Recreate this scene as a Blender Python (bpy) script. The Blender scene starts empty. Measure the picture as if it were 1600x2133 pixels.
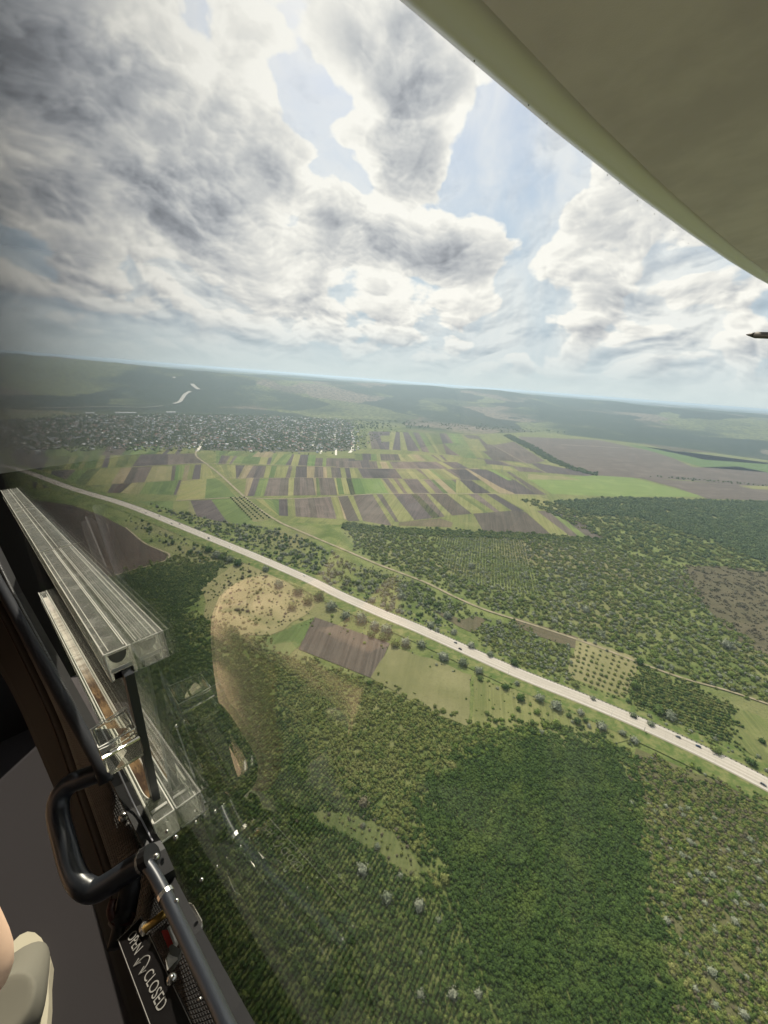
import bpy, bmesh, math, random
import numpy as np
from mathutils import Vector, Matrix, noise
rnd = random.Random(7); RS = np.random.RandomState(11)
scene = bpy.context.scene
COL = scene.collection
R = math.radians
# ------------------------------------------------------------------ camera (at the origin; the ground lies H below)
H = 330.0
F = 860.0
PITCH, ROLL = R(17.7), R(4.4)
fw = np.array([0, math.cos(PITCH), -math.sin(PITCH)])
_r0 = np.array([1.0, 0, 0]); _u0 = np.array([0, math.sin(PITCH), math.cos(PITCH)])
rt = math.cos(ROLL) * _r0 + math.sin(ROLL) * _u0
up = -math.sin(ROLL) * _r0 + math.cos(ROLL) * _u0
cam = bpy.data.cameras.new('camera'); co = bpy.data.objects.new('camera', cam); COL.objects.link(co)
cam.sensor_fit = 'HORIZONTAL'; cam.sensor_width = 36; cam.lens = 36 * F / 1600
cam.clip_start = 0.01; cam.clip_end = 200000
co.matrix_world = Matrix(((rt[0], up[0], -fw[0], 0), (rt[1], up[1], -fw[1], 0), (rt[2], up[2], -fw[2], 0), (0, 0, 0, 1)))
scene.camera = co
# ------------------------------------------------------------------ light, sky, exposure
SUN_EL, SUN_AZ = R(46), R(-8)          # azimuth from +Y towards +X
sd = bpy.data.lights.new('sun', 'SUN'); sd.energy = 4.0; sd.angle = R(1.0); sd.color = (1, .93, .82)
so = bpy.data.objects.new('sun', sd); COL.objects.link(so)
sun_dir = Vector((math.sin(SUN_AZ) * math.cos(SUN_EL), math.cos(SUN_AZ) * math.cos(SUN_EL), math.sin(SUN_EL)))
so.rotation_euler = sun_dir.to_track_quat('Z', 'Y').to_euler()
scene.view_settings.view_transform = 'Standard'; scene.view_settings.look = 'None'
scene.view_settings.exposure = 0.5; scene.view_settings.gamma = 1
scene.cycles.use_denoising = True
scene.cycles.max_bounces = 8; scene.cycles.transparent_max_bounces = 16
scene.cycles.transmission_bounces = 8; scene.cycles.volume_bounces = 0
scene.cycles.sample_clamp_indirect = 4


def pdir(x, y):
    v = fw * F + rt * (x - 800) + up * (1066.5 - y)
    return v / np.linalg.norm(v)


class NT:
    """small node-tree helper"""
    def __init__(s, nt): s.nt = nt; s.n = nt.nodes; s.l = nt.links
    def new(s, t, **k):
        n = s.n.new(t)
        for a, b in k.items(): setattr(n, a, b)
        return n
    def put(s, sock, v):
        if isinstance(v, bpy.types.NodeSocket): s.l.new(v, sock)
        elif v is not None:
            if hasattr(sock, 'default_value'):
                dv = sock.default_value
                if hasattr(dv, '__len__') and not hasattr(v, '__len__'): sock.default_value = [v] * len(dv)
                elif hasattr(dv, '__len__') and len(dv) == 4 and len(v) == 3: sock.default_value = (*v, 1)
                else: sock.default_value = v
    def m(s, op, a, b=None, c=None, clamp=False):
        n = s.new('ShaderNodeMath', operation=op, use_clamp=clamp)
        s.put(n.inputs[0], a); s.put(n.inputs[1], b)
        if c is not None: s.put(n.inputs[2], c)
        return n.outputs[0]
    def vm(s, op, a, b=None, scale=None):
        n = s.new('ShaderNodeVectorMath', operation=op)
        s.put(n.inputs[0], a)
        if b is not None: s.put(n.inputs[1], b)
        if scale is not None: s.put(n.inputs['Scale'], scale)
        return n.outputs['Value'] if op in ('LENGTH', 'DISTANCE', 'DOT_PRODUCT') else n.outputs[0]
    def noise(s, vec, scale, detail=4, rough=.5, dist=0, lac=2.0):
        n = s.new('ShaderNodeTexNoise')
        s.put(n.inputs['Vector'], vec); s.put(n.inputs['Scale'], scale); s.put(n.inputs['Detail'], detail)
        s.put(n.inputs['Roughness'], rough); s.put(n.inputs['Distortion'], dist); s.put(n.inputs['Lacunarity'], lac)
        return n.outputs['Fac']
    def ramp(s, fac, a, b, lo=0., hi=1., smooth=True):
        n = s.new('ShaderNodeMapRange', interpolation_type='SMOOTHSTEP' if smooth else 'LINEAR')
        s.put(n.inputs[0], fac); s.put(n.inputs[1], a); s.put(n.inputs[2], b); s.put(n.inputs[3], lo); s.put(n.inputs[4], hi)
        return n.outputs[0]
    def mix(s, fac, a, b, mode='MIX'):
        n = s.new('ShaderNodeMix', data_type='RGBA', blend_type=mode)
        s.put(n.inputs[0], fac); s.put(n.inputs[6], a); s.put(n.inputs[7], b)
        return n.outputs[2]


# world: Nishita sky seen between procedural cumulus (a texture of direction only)
w = bpy.data.worlds.new("World"); scene.world = w; w.use_nodes = True; w.cycles.sampling_method = 'MANUAL'; w.cycles.sample_map_resolution = 256
T = NT(w.node_tree); T.n.clear()
outw = T.new('ShaderNodeOutputWorld'); bg = T.new('ShaderNodeBackground'); T.l.new(bg.outputs[0], outw.inputs[0])
sky = T.new('ShaderNodeTexSky', sky_type='NISHITA', sun_disc=False)
sky.sun_elevation = SUN_EL; sky.sun_rotation = SUN_AZ; sky.air_density = 1.0; sky.dust_density = 1.0
d = T.new('ShaderNodeTexCoord').outputs['Generated']
d = T.vm('NORMALIZE', d)
sep = T.new('ShaderNodeSeparateXYZ'); T.l.new(d, sep.inputs[0]); dz = sep.outputs[2]
dzp = T.m('MAXIMUM', dz, 0.0)
# clouds live on a flat layer: project the direction on it, softened near the horizon
den = T.m('ADD', dzp, .16)
q = T.vm('SCALE', d, scale=T.m('DIVIDE', 1.0, den))
cq = T.new('ShaderNodeCombineXYZ'); sq = T.new('ShaderNodeSeparateXYZ'); T.l.new(q, sq.inputs[0])
T.l.new(sq.outputs[0], cq.inputs[0]); T.l.new(sq.outputs[1], cq.inputs[1]); q2 = cq.outputs[0]
wob = T.new('ShaderNodeTexNoise'); T.put(wob.inputs['Vector'], d); T.put(wob.inputs['Scale'], 3.2); T.put(wob.inputs['Detail'], 5)
T.put(wob.inputs['Roughness'], .62)
wv = T.vm('SUBTRACT', wob.outputs['Color'], (.5, .5, .5))
dw = T.vm('ADD', d, T.vm('SCALE', wv, scale=.16))         # warped direction, breaks up the big cloud outlines


def blobsum(lst, warped=True):
    tot = None
    for (x, y, rad, amp) in lst:
        c = pdir(x, y); rr = rad / F
        dist = T.vm('DISTANCE', dw if warped else d, tuple(c))
        v = T.ramp(dist, rr, rr * .25, 0., amp)
        tot = v if tot is None else T.m('ADD', tot, v)
    return tot


# where cloud thins out to blue sky (pixel of the photograph, radius, amount)
gaps = blobsum([(375, 50, 80, .5), (700, 320, 120, 1.5), (640, 200, 60, .3), (1110, 230, 180, .8), (1070, 350, 130, .8),
                (960, 110, 120, .2), (1150, 420, 190, .3), (840, 660, 130, .45), (1600, 300, 400, .1), (620, 700, 170, .25), (1300, 560, 300, .12), (330, 20, 90, .3)])
thick = blobsum([(150, 180, 420, .36), (330, 330, 300, .32), (560, 540, 200, .8), (350, 480, 220, .45), (420, 560, 120, .4), (500, 120, 170, .45), (240, 60, 170, .2), (870, 330, 200, .5), (880, 190, 170, .7), (760, 90, 160, .4), (1060, 500, 90, .35), (660, 640, 90, .3), (1230, 640, 120, .25), (960, 640, 120, .25), (1400, 520, 200, .22), (1150, 450, 100, .2), (800, 500, 220, .6), (60, 400, 260, .3), (720, 570, 120, .6),
                 (90, 250, 300, .3), (960, 540, 120, .2)])
CL = (1.0, 1.0, 1.15)
wob2 = T.new('ShaderNodeTexNoise'); T.put(wob2.inputs['Vector'], d); T.put(wob2.inputs['Scale'], 4.5); T.put(wob2.inputs['Detail'], 1.5)
dv = T.vm('ADD', d, T.vm('SCALE', T.vm('SUBTRACT', wob2.outputs['Color'], (.5, .5, .5)), scale=.09))


def vmap(vec):
    """direction -> cloud space: finer and flatter towards the horizon, as a real cloud layer looks"""
    sp = T.new('ShaderNodeSeparateXYZ'); T.l.new(vec, sp.inputs[0]); z = T.m('MAXIMUM', sp.outputs[2], -.05)
    k = T.m('DIVIDE', 1.0, T.m('ADD', z, .42)); cb = T.new('ShaderNodeCombineXYZ')
    T.put(cb.inputs[0], T.m('MULTIPLY', sp.outputs[0], k)); T.put(cb.inputs[1], T.m('MULTIPLY', sp.outputs[1], k)); T.put(cb.inputs[2], T.m('MULTIPLY', z, .75))
    return cb.outputs[0]


def cl(vec):
    a = T.noise(vec, 3.3, 12, .52, .0)
    v_ = T.new('ShaderNodeTexNoise', noise_type='RIDGED_MULTIFRACTAL'); v_.normalize = True
    T.put(v_.inputs['Vector'], vec); T.put(v_.inputs['Scale'], 2.9); T.put(v_.inputs['Detail'], 6); T.put(v_.inputs['Roughness'], .47); v_.inputs['Offset'].default_value = 1.0; v_.inputs['Gain'].default_value = 1.6
    return a, T.m('SUBTRACT', 1.0, v_.outputs['Fac'])


lightoff = Vector(pdir(760, -400)) * .020
n0, r0_ = cl(vmap(dv)); n1, r1_ = cl(vmap(T.vm('ADD', dv, tuple(lightoff))))
rdiff = T.m('SUBTRACT', r0_, r1_)
big0 = T.noise(vmap(dv), 6.5, 4, .5)
big1 = T.noise(vmap(T.vm('ADD', dv, tuple(lightoff * 2.6))), 6.5, 4, .5)
RD = .74
hz = T.ramp(dz, .16, .32, 1., 0.)
nn = T.m('ADD', T.m('ADD', T.m('MULTIPLY', T.m('SUBTRACT', n0, .5), 1.9), .5), T.m('MULTIPLY', T.m('SUBTRACT', r0_, .6), .35))
dens_hi = T.m('SUBTRACT', T.m('ADD', T.m('ADD', nn, T.m('MULTIPLY', thick, .34)), .33), T.m('MULTIPLY', gaps, .34))
dens_lo = T.m('ADD', T.m('ADD', T.m('ADD', T.m('MULTIPLY', nn, .60), .06), T.m('MULTIPLY', big0, .5)), T.m('MULTIPLY', thick, .10))
dens = T.new('ShaderNodeMix', data_type='FLOAT'); T.put(dens.inputs[0], hz); T.put(dens.inputs[2], dens_hi); T.put(dens.inputs[3], dens_lo)
dens = dens.outputs[0]
cover = T.ramp(dens, .41, .56)
veil = T.m('MULTIPLY', T.ramp(T.noise(dv, 2.6, 7, .6, .5), .34, .62, .15, .8), T.ramp(dz, .55, .05, .8, 1.))
cover2 = T.m('MAXIMUM', cover, veil)
# light and shade: embossed towards the sun, greyer where the cloud is deep
emb_hi = T.m('ADD', T.m('ADD', T.m('MULTIPLY', T.m('SUBTRACT', n0, n1), 1.4), T.m('MULTIPLY', rdiff, RD)), T.m('MULTIPLY', T.m('SUBTRACT', big0, big1), .6))
emb_lo = T.m('ADD', T.m('ADD', T.m('MULTIPLY', T.m('SUBTRACT', n0, n1), .8), T.m('MULTIPLY', rdiff, RD * .7)), T.m('MULTIPLY', T.m('SUBTRACT', big0, big1), 1.0))
emb = T.new('ShaderNodeMix', data_type='FLOAT'); T.put(emb.inputs[0], hz); T.put(emb.inputs[2], emb_hi); T.put(emb.inputs[3], emb_lo); emb = emb.outputs[0]
depth = T.ramp(dens, .46, 1.15)
glow = T.ramp(T.vm('DISTANCE', d, tuple(pdir(800, 60))), .75, .0, 0., 1.)
left = T.ramp(T.vm('DISTANCE', d, tuple(pdir(-50, 500))), .7, .0, 0., 1.)
b = T.m('SUBTRACT', .66, T.m('MULTIPLY', depth, .33))
b = T.m('ADD', b, T.m('MULTIPLY', emb, 1.0))
b = T.m('ADD', b, T.m('MULTIPLY', glow, .16))
b = T.m('SUBTRACT', b, T.m('MULTIPLY', left, .05))
b = T.m('MINIMUM', T.m('MAXIMUM', b, .22), .76)
ccol = T.mix(T.ramp(b, .2, .75), (.90, .965, 1.09, 1), (1.0, .99, .955, 1))
cloudc = T.vm('SCALE', ccol, scale=T.m('MULTIPLY', b, 10.0))
hazec = T.mix(T.ramp(dz, .0, .12), (5.2, 5.9, 6.1, 1), (3.8, 4.7, 5.5, 1))
skyc = T.mix(T.ramp(dz, .02, .55, 1.0, .45), sky.outputs[0], T.mix(T.ramp(dz, .1, .7), hazec, (1.25, 2.25, 3.7, 1)))
skyc = T.mix(T.m('MULTIPLY', cover2, T.ramp(dz, .0, .13, .05, 1.)), skyc, cloudc)
below = T.ramp(dz, -.02, -.01, 1., 0.)
skyc = T.mix(below, skyc, (1.6, 1.9, 1.7, 1))
T.put(bg.inputs[0], skyc); bg.inputs[1].default_value = .1

# ------------------------------------------------------------------ helpers
Z0 = -H


def G(x, y, z=0.0):
    """photograph pixel -> point on the valley floor (z above it)"""
    v = fw * F + rt * (x - 800) + up * (1066.5 - y)
    k = (Z0 + z) / v[2]
    return Vector((v[0] * k, v[1] * k, Z0 + z))


def tag(o, label=None, cat=None, group=None, kind=None):
    if label: o['label'] = label
    if cat: o['category'] = cat
    if group: o['group'] = group
    if kind: o['kind'] = kind
    return o


def link(name, me, mat=None, parent=None, loc=None):
    o = bpy.data.objects.new(name, me); COL.objects.link(o)
    if mat is not None:
        for mm in (mat if isinstance(mat, (list, tuple)) else [mat]): me.materials.append(mm)
    if loc is not None: o.location = loc
    if parent is not None:
        o.parent = parent
    return o


def mesh(name, vs, fs, mat=None, parent=None, smooth=False, loc=None, uv=None):
    me = bpy.data.meshes.new(name); me.from_pydata([tuple(v) for v in vs], [], fs); me.update()
    if smooth: me.polygons.foreach_set('use_smooth', [True] * len(me.polygons))
    if uv is not None:
        l = me.uv_layers.new(name='UVMap')
        for i, lp in enumerate(me.loops): l.data[i].uv = uv[lp.vertex_index]
    return link(name, me, mat, parent, loc)


def bm_obj(name, bm, mat=None, parent=None, smooth=False, loc=None):
    bmesh.ops.recalc_face_normals(bm, faces=bm.faces)
    me = bpy.data.meshes.new(name); bm.to_mesh(me); bm.free()
    if smooth: me.polygons.foreach_set('use_smooth', [True] * len(me.polygons))
    return link(name, me, mat, parent, loc)


def empty(name, loc=(0, 0, 0)):
    o = bpy.data.objects.new(name, None); COL.objects.link(o); o.location = loc
    o.empty_display_size = .1
    return o


def mat(name, col=(.5, .5, .5), rough=.7, metal=0, build=None, spec=.3):
    m = bpy.data.materials.new(name); m.use_nodes = True
    p = m.node_tree.nodes['Principled BSDF']
    p.inputs['Base Color'].default_value = (*col, 1); p.inputs['Roughness'].default_value = rough
    p.inputs['Metallic'].default_value = metal; p.inputs['Specular IOR Level'].default_value = spec
    if build: build(NT(m.node_tree), p)
    return m


def tube(bm, pts, rad, seg=12, caps=True, closed=False):
    """round tube through pts; rad a number or a list"""
    pts = [Vector(p) for p in pts]; n = len(pts); rs = rad if isinstance(rad, (list, tuple)) else [rad] * n
    rings = []; prev = None
    for i, p in enumerate(pts):
        t = ((pts[min(i + 1, n - 1)] - p).normalized() if i < n - 1 else Vector()) + ((p - pts[i - 1]).normalized() if i else Vector())
        t.normalize()
        if prev is None: a = t.orthogonal().normalized()
        else: a = (prev - t * prev.dot(t)).normalized()
        prev = a; b_ = t.cross(a)
        rings.append([bm.verts.new(p + (a * math.cos(2 * math.pi * k / seg) + b_ * math.sin(2 * math.pi * k / seg)) * rs[i]) for k in range(seg)])
    for i in range(n - 1):
        for k in range(seg):
            bm.faces.new((rings[i][k], rings[i][(k + 1) % seg], rings[i + 1][(k + 1) % seg], rings[i + 1][k]))
    if caps:
        bm.faces.new(rings[0][::-1]); bm.faces.new(rings[-1])


def smooth_path(pts, n=8):
    """Catmull-Rom"""
    P = [Vector(p) for p in pts]; P = [P[0] * 2 - P[1]] + P + [P[-1] * 2 - P[-2]]; out = []
    for i in range(1, len(P) - 2):
        for k in range(n):
            t = k / n; a, b_, c, e = P[i - 1], P[i], P[i + 1], P[i + 2]
            out.append(.5 * ((2 * b_) + (c - a) * t + (2 * a - 5 * b_ + 4 * c - e) * t * t + (3 * b_ - 3 * c + e - a) * t ** 3))
    out.append(P[-2]); return out


# ------------------------------------------------------------------ terrain


def sstep(a, b, x):
    t = min(1, max(0, (x - a) / (b - a))); return t * t * (3 - 2 * t)


def fbm(x, y, s, o=4):
    return noise.fractal(Vector((x / s, y / s, 3.7)), 1.0, 2.1, o)


def hgt(x, y):
    dd = math.hypot(x, y); a = math.atan2(x, y)
    if dd < 7.5 * H: return 0.0
    start = 9.4 + 2.2 * sstep(-.25, .35, a) - .6 * sstep(-.5, -.7, a)
    k = sstep(start * H, (start + 10.5) * H, dd)
    z = k * .73 * H + k * fbm(x, y, 2600) * .12 * H + k * (1 - .6 * k) * fbm(x + 900, y, 950, 5) * .20 * H
    # spur that runs out of the plateau behind the village
    for (sx, sy, rx, ry, hh, rot) in ((-1750, 4700, 1500, 620, .30, .35), (-3300, 4600, 1500, 700, .22, -.2), (900, 6500, 1700, 600, .16, .1)):
        ux = (x - sx) * math.cos(rot) + (y - sy) * math.sin(rot); uy = -(x - sx) * math.sin(rot) + (y - sy) * math.cos(rot)
        e = (ux / rx) ** 2 + (uy / ry) ** 2
        if e < 9: z += hh * H * math.exp(-e) * sstep(10.2 * H, 11.8 * H, dd)
    z += sstep(26 * H, 60 * H, dd) * fbm(x, y, 9000, 3) * .10 * H
    return z


def ground_mesh():
    azs = [R(a) for a in np.arange(-62, 62.01, .4)] + [R(a) for a in np.arange(66, 297, 6)]
    rads = [30]
    while rads[-1] < 7.5 * H: rads.append(rads[-1] * 1.25)
    while rads[-1] < 34 * H: rads.append(rads[-1] * 1.022)
    while rads[-1] < 90000: rads.append(rads[-1] * 1.12)
    vs = [(0, 0, Z0)]; na = len(azs)
    for r_ in rads:
        for a in azs:
            x, y = r_ * math.sin(a), r_ * math.cos(a); vs.append((x, y, Z0 + (hgt(x, y) if -1.1 < a < 1.1 else hgt(x, abs(y)) * .6)))
    fs = [(0, 1 + (k + 1) % na, 1 + k) for k in range(na)]
    for i in range(len(rads) - 1):
        o = 1 + i * na
        for k in range(na):
            k2 = (k + 1) % na; fs.append((o + k, o + k2, o + na + k2, o + na + k))
    return vs, fs


def ground_mat(T, p):
    pos = T.new('ShaderNodeNewGeometry').outputs['Position']
    s = T.new('ShaderNodeSeparateXYZ'); T.l.new(pos, s.inputs[0])
    c = T.new('ShaderNodeCombineXYZ'); T.l.new(s.outputs[0], c.inputs[0]); T.l.new(s.outputs[1], c.inputs[1]); v2 = c.outputs[0]
    dist = T.vm('LENGTH', v2)
    a = T.noise(v2, 1 / 45, 8, .6); b_ = T.noise(v2, 1 / 260, 5, .55, .6); f_ = T.noise(v2, 1 / 3.0, 4, .6)
    near = T.mix(T.ramp(a, .35, .65), (.085, .120, .030), (.175, .200, .068))
    near = T.mix(T.ramp(b_, .45, .7), near, (.19, .175, .085))
    near = T.mix(T.ramp(f_, .45, .75, 0, .55), near, (.035, .055, .016))
    # far country: woods, meadows and plots on the slopes
    vo = T.new('ShaderNodeTexVoronoi', feature='F1'); T.put(vo.inputs['Vector'], T.vm('ADD', v2, T.vm('SCALE', T.vm('SUBTRACT', T.new_noise_col(v2, 1 / 900), (.5, .5, .5)), scale=900)))
    T.put(vo.inputs['Scale'], 1 / 620)
    r_ = T.new('ShaderNodeSeparateColor'); T.l.new(vo.outputs['Color'], r_.inputs[0])
    far = T.mix(T.ramp(r_.outputs[0], .45, .62), (.022, .038, .018), (.16, .18, .07))
    far = T.mix(T.ramp(r_.outputs[1], .74, .8), far, (.20, .165, .12))
    far = T.mix(T.ramp(T.noise(v2, 1 / 1500, 4, .55), .46, .56), far, (.030, .048, .020))
    far = T.mix(T.ramp(T.noise(v2, 1 / 40, 6, .7), .42, .62, 0, .85), far, (.018, .030, .013))
    far = T.mix(T.ramp(T.noise(v2, 1 / 120, 5, .65), .55, .75, 0, .45), far, (.15, .14, .085))
    col = T.mix(T.ramp(dist, 2700, 3500), near, far)
    T.put(p.inputs['Base Color'], col); p.inputs['Roughness'].default_value = .95
    bp = T.new('ShaderNodeBump'); bp.inputs['Strength'].default_value = .5; bp.inputs['Distance'].default_value = 3
    T.put(bp.inputs['Height'], T.noise(v2, 1 / 14, 5, .65)); T.l.new(bp.outputs[0], p.inputs['Normal'])


def _nnc(s, vec, scale):
    n = s.new('ShaderNodeTexNoise'); s.put(n.inputs['Vector'], vec); s.put(n.inputs['Scale'], scale); n.inputs['Detail'].default_value = 3
    return n.outputs['Color']
NT.new_noise_col = _nnc

vs, fs = ground_mesh()
tag(mesh('ground', vs, fs, mat('ground', rough=.95, spec=.1, build=ground_mat), smooth=True), 'green valley floor rising to wooded hills on the horizon', kind='structure')

# ------------------------------------------------------------------ field and meadow surfaces


def field_mat(name, c1, c2, c3, furrow=.0, speck=.3, wide=14, blotch=.45):
    def build(T, p):
        uv = T.new('ShaderNodeUVMap').outputs[0]
        pos = T.new('ShaderNodeNewGeometry').outputs['Position']
        rn = T.new('ShaderNodeObjectInfo').outputs['Random']
        s = T.vm('MULTIPLY', uv, (1.0, .04, 1))
        st = T.noise(s, 1 / 2.2, 3, .6); st2 = T.noise(s, 1 / wide, 3, .55); st3 = T.noise(T.vm('MULTIPLY', uv, (1.0, .02, 1)), 1 / 5.0, 2, .5)
        bl = T.noise(pos, 1 / 38, 6, .62); fi = T.noise(pos, 1 / 2.0, 4, .65)
        col = T.mix(T.ramp(bl, .35, .68, 0, blotch * 1.6), c1, c2)
        col = T.mix(T.ramp(st2, .40, .62, 0, furrow), col, c3)
        col = T.mix(T.ramp(st, .42, .62, 0, furrow * .9), col, c2)
        col = T.mix(T.ramp(st3, .50, .60, 0, furrow * .55), col, tuple(x * .55 for x in c3))
        col = T.mix(T.ramp(T.noise(pos, 1 / 75, 5, .6), .52, .66, 0, .4), col, tuple(x * 1.25 for x in c2))
        col = T.mix(T.ramp(fi, .48, .74, 0, speck), col, tuple(x * .35 for x in c1))
        hs = T.new('ShaderNodeHueSaturation'); T.put(hs.inputs['Value'], T.ramp(rn, 0, 1, .78, 1.2, False)); T.put(hs.inputs['Hue'], T.ramp(rn, 1, 0, .485, .515, False))
        T.put(hs.inputs['Color'], col); T.put(p.inputs['Base Color'], hs.outputs[0])
    return mat(name, rough=.95, spec=.08, build=build)


FM = {
    'b': field_mat('ploughed soil', (.108, .088, .070), (.140, .118, .095), (.082, .070, .056), .7, .25),
    'd': field_mat('dark ploughed soil', (.078, .066, .062), (.105, .090, .080), (.060, .054, .050), .7, .25),
    'r': field_mat('reddish soil', (.070, .050, .038), (.095, .070, .052), (.055, .050, .030), .5, .2),
    'y': field_mat('yellow green grass', (.180, .188, .068), (.215, .208, .088), (.120, .150, .048), .55, .35),
    'g': field_mat('green crop', (.105, .148, .048), (.138, .178, .060), (.078, .116, .036), .5, .3),
    'G': field_mat('bright green crop', (.118, .182, .050), (.148, .198, .064), (.092, .146, .038), .4, .2),
    'm': field_mat('dull meadow', (.115, .145, .048), (.165, .17, .068), (.080, .110, .034), .5, .45),
    't': field_mat('dry straw strip', (.22, .18, .10), (.26, .22, .13), (.16, .14, .07), .4, .25),
    'o': field_mat('dry meadow', (.185, .180, .080), (.235, .215, .110), (.125, .145, .050), .15, .35, 40),
    'v': field_mat('vines', (.045, .060, .024), (.09, .085, .045), (.020, .032, .012), 1.0, .4, 5),
    's': field_mat('scrubby heath', (.100, .088, .052), (.135, .118, .070), (.060, .072, .030), .3, .8, 30),
    'w': field_mat('weedy ground', (.135, .130, .060), (.185, .165, .085), (.080, .105, .034), .1, .8, 20),
    'p': field_mat('village ground', (.07, .078, .045), (.11, .10, .07), (.05, .06, .03), .3, .5),
}
LEVEL = [0.05]


def fray(P, amp, step):
    out = []
    for i, p in enumerate(P):
        q = P[(i + 1) % len(P)]; n_ = max(1, int((q - p).length / step)); t = (q - p).normalized(); nn = Vector((-t.y, t.x, 0))
        for k in range(n_):
            c = p.lerp(q, k / n_); f_ = min(1, min(k, n_ - k) / 1.5) if n_ > 2 else 1
            out.append(c + nn * (noise.noise(c / (step * 4)) * 1.3 + noise.noise(c / step) * .7) * amp)
    return out


def plan(name, pts, key, label, z=None, uvdir=None, subdiv=0, ragged=0):
    """flat sheet on the valley floor, 2 cm above the one before it"""
    if z is None:
        LEVEL[0] += .0012; z = LEVEL[0]
    P = [G(x, y, z) if not isinstance((x, y), Vector) else Vector((x, y, Z0 + z)) for x, y in pts]
    if ragged: P = fray(P, ragged, ragged * 2.2)
    # keep the outline counter-clockwise
    a = sum(P[i].x * P[(i + 1) % len(P)].y - P[(i + 1) % len(P)].x * P[i].y for i in range(len(P)))
    if a < 0: P = P[::-1]
    e = Vector((uvdir[0], uvdir[1], 0)).normalized() if uvdir is not None else Vector((.2, 1, 0)).normalized()
    s_ = Vector((e.y, -e.x, 0)); uv = [(p.dot(s_), p.dot(e)) for p in P]
    m = FM[key] if isinstance(key, str) else key
    bm = bmesh.new(); V = [bm.verts.new(p) for p in P]; f = bm.faces.new(V); bmesh.ops.triangulate(bm, faces=[f])
    l = bm.loops.layers.uv.new('UVMap')
    for f in bm.faces:
        for lp in f.loops: lp[l].uv = (lp.vert.co.dot(s_), lp.vert.co.dot(e))
    me = bpy.data.meshes.new(name); bm.to_mesh(me); bm.free()
    o = link(name, me, m); tag(o, label, None, None, 'structure')
    return o


NAMES = {'b': 'brown ploughed strip field', 'd': 'dark ploughed strip field', 'y': 'yellow green grass strip field', 'g': 'green crop strip field', 'G': 'bright green crop field',
         't': 'pale straw coloured field strip', 'm': 'dull green meadow strip', 'o': 'dry grass field', 'v': 'field of dark vine rows', 'r': 'reddish bare field', 's': 'heath', 'p': 'plot'}
CR = {1: (200, 920, 16 / 3), 2: (450, 920, 16 / 3), 3: (700, 920, 16 / 3), 4: (950, 920, 16 / 3), 5: (700, 840, 4), 6: (1100, 820, 3.2), 7: (0, 0, 1), 8: (50, 730, 4)}


def row(c, tl, tr, br, bl, tops, bots, keys):
    """a row of strip fields between two tracks; tops/bots: boundary positions along the top and the bottom line"""
    ox, oy, s = CR[c]
    for i, k in enumerate(keys):
        if k == '.': continue
        q = []
        for (x, A, B) in ((tops[i], tl, tr), (tops[i + 1], tl, tr), (bots[i + 1], bl, br), (bots[i], bl, br)):
            t = (x - A[0]) / (B[0] - A[0]); yy = A[1] + (B[1] - A[1]) * t
            q.append((ox + x / s, oy + yy / s))
        a, b_ = G(*q[0]), G(*q[3]); wid = (G(*q[1]) - a).length
        n_ = 1 if wid < 14 else min(4, int(wid / 22) + 1); cuts = [0] + sorted(min(.92, max(.08, (j + rnd.uniform(-.25, .25)) / n_)) for j in range(1, n_)) + [1]
        for j in range(n_):
            kk = k
            if n_ > 1 and rnd.random() < .42: kk = rnd.choice({'b': 'bdyb', 'd': 'bbdy', 'y': 'yggt', 'g': 'ygGm', 'G': 'Gg', 'm': 'myg', 't': 'to', 'o': 'ot', 'v': 'v', 'r': 'rd'}[k])
            L2 = lambda A, B, t: (A[0] + (B[0] - A[0]) * t, A[1] + (B[1] - A[1]) * t)
            plan('field', [L2(q[0], q[1], cuts[j]), L2(q[0], q[1], cuts[j + 1]), L2(q[3], q[2], cuts[j + 1]), L2(q[3], q[2], cuts[j])], kk, NAMES[kk], uvdir=((a - b_).x, (a - b_).y))


def poly(c, pts, k, name='field', label=None, uvdir=None, ragged=0):
    ox, oy, s = CR[c]
    return plan(name, [(ox + x / s, oy + y / s) for x, y in pts], k, label or NAMES[k], uvdir=uvdir, ragged=ragged)


# broad base surfaces first, then the strips on top
plan('meadow', [(-250, 935), (420, 938), (760, 935), (1060, 905), (1340, 900), (1900, 985), (1900, 1080), (1300, 1085), (1220, 1135), (830, 1100), (560, 1085), (420, 1110), (200, 1035), (-250, 960)], 'm', 'patchwork meadow round the strip fields')
plan('meadow', [(960, 905), (1340, 893), (1900, 940), (1900, 1010), (1400, 960), (1240, 930)], 'm', 'hazy meadow beyond the big brown field')
plan('village_ground', [(-300, 905), (-200, 880), (150, 868), (380, 866), (640, 868), (725, 872), (742, 905), (740, 938), (640, 942), (420, 938), (100, 940), (-300, 945)], 'p', 'gardens and yards between the village houses')
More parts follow.
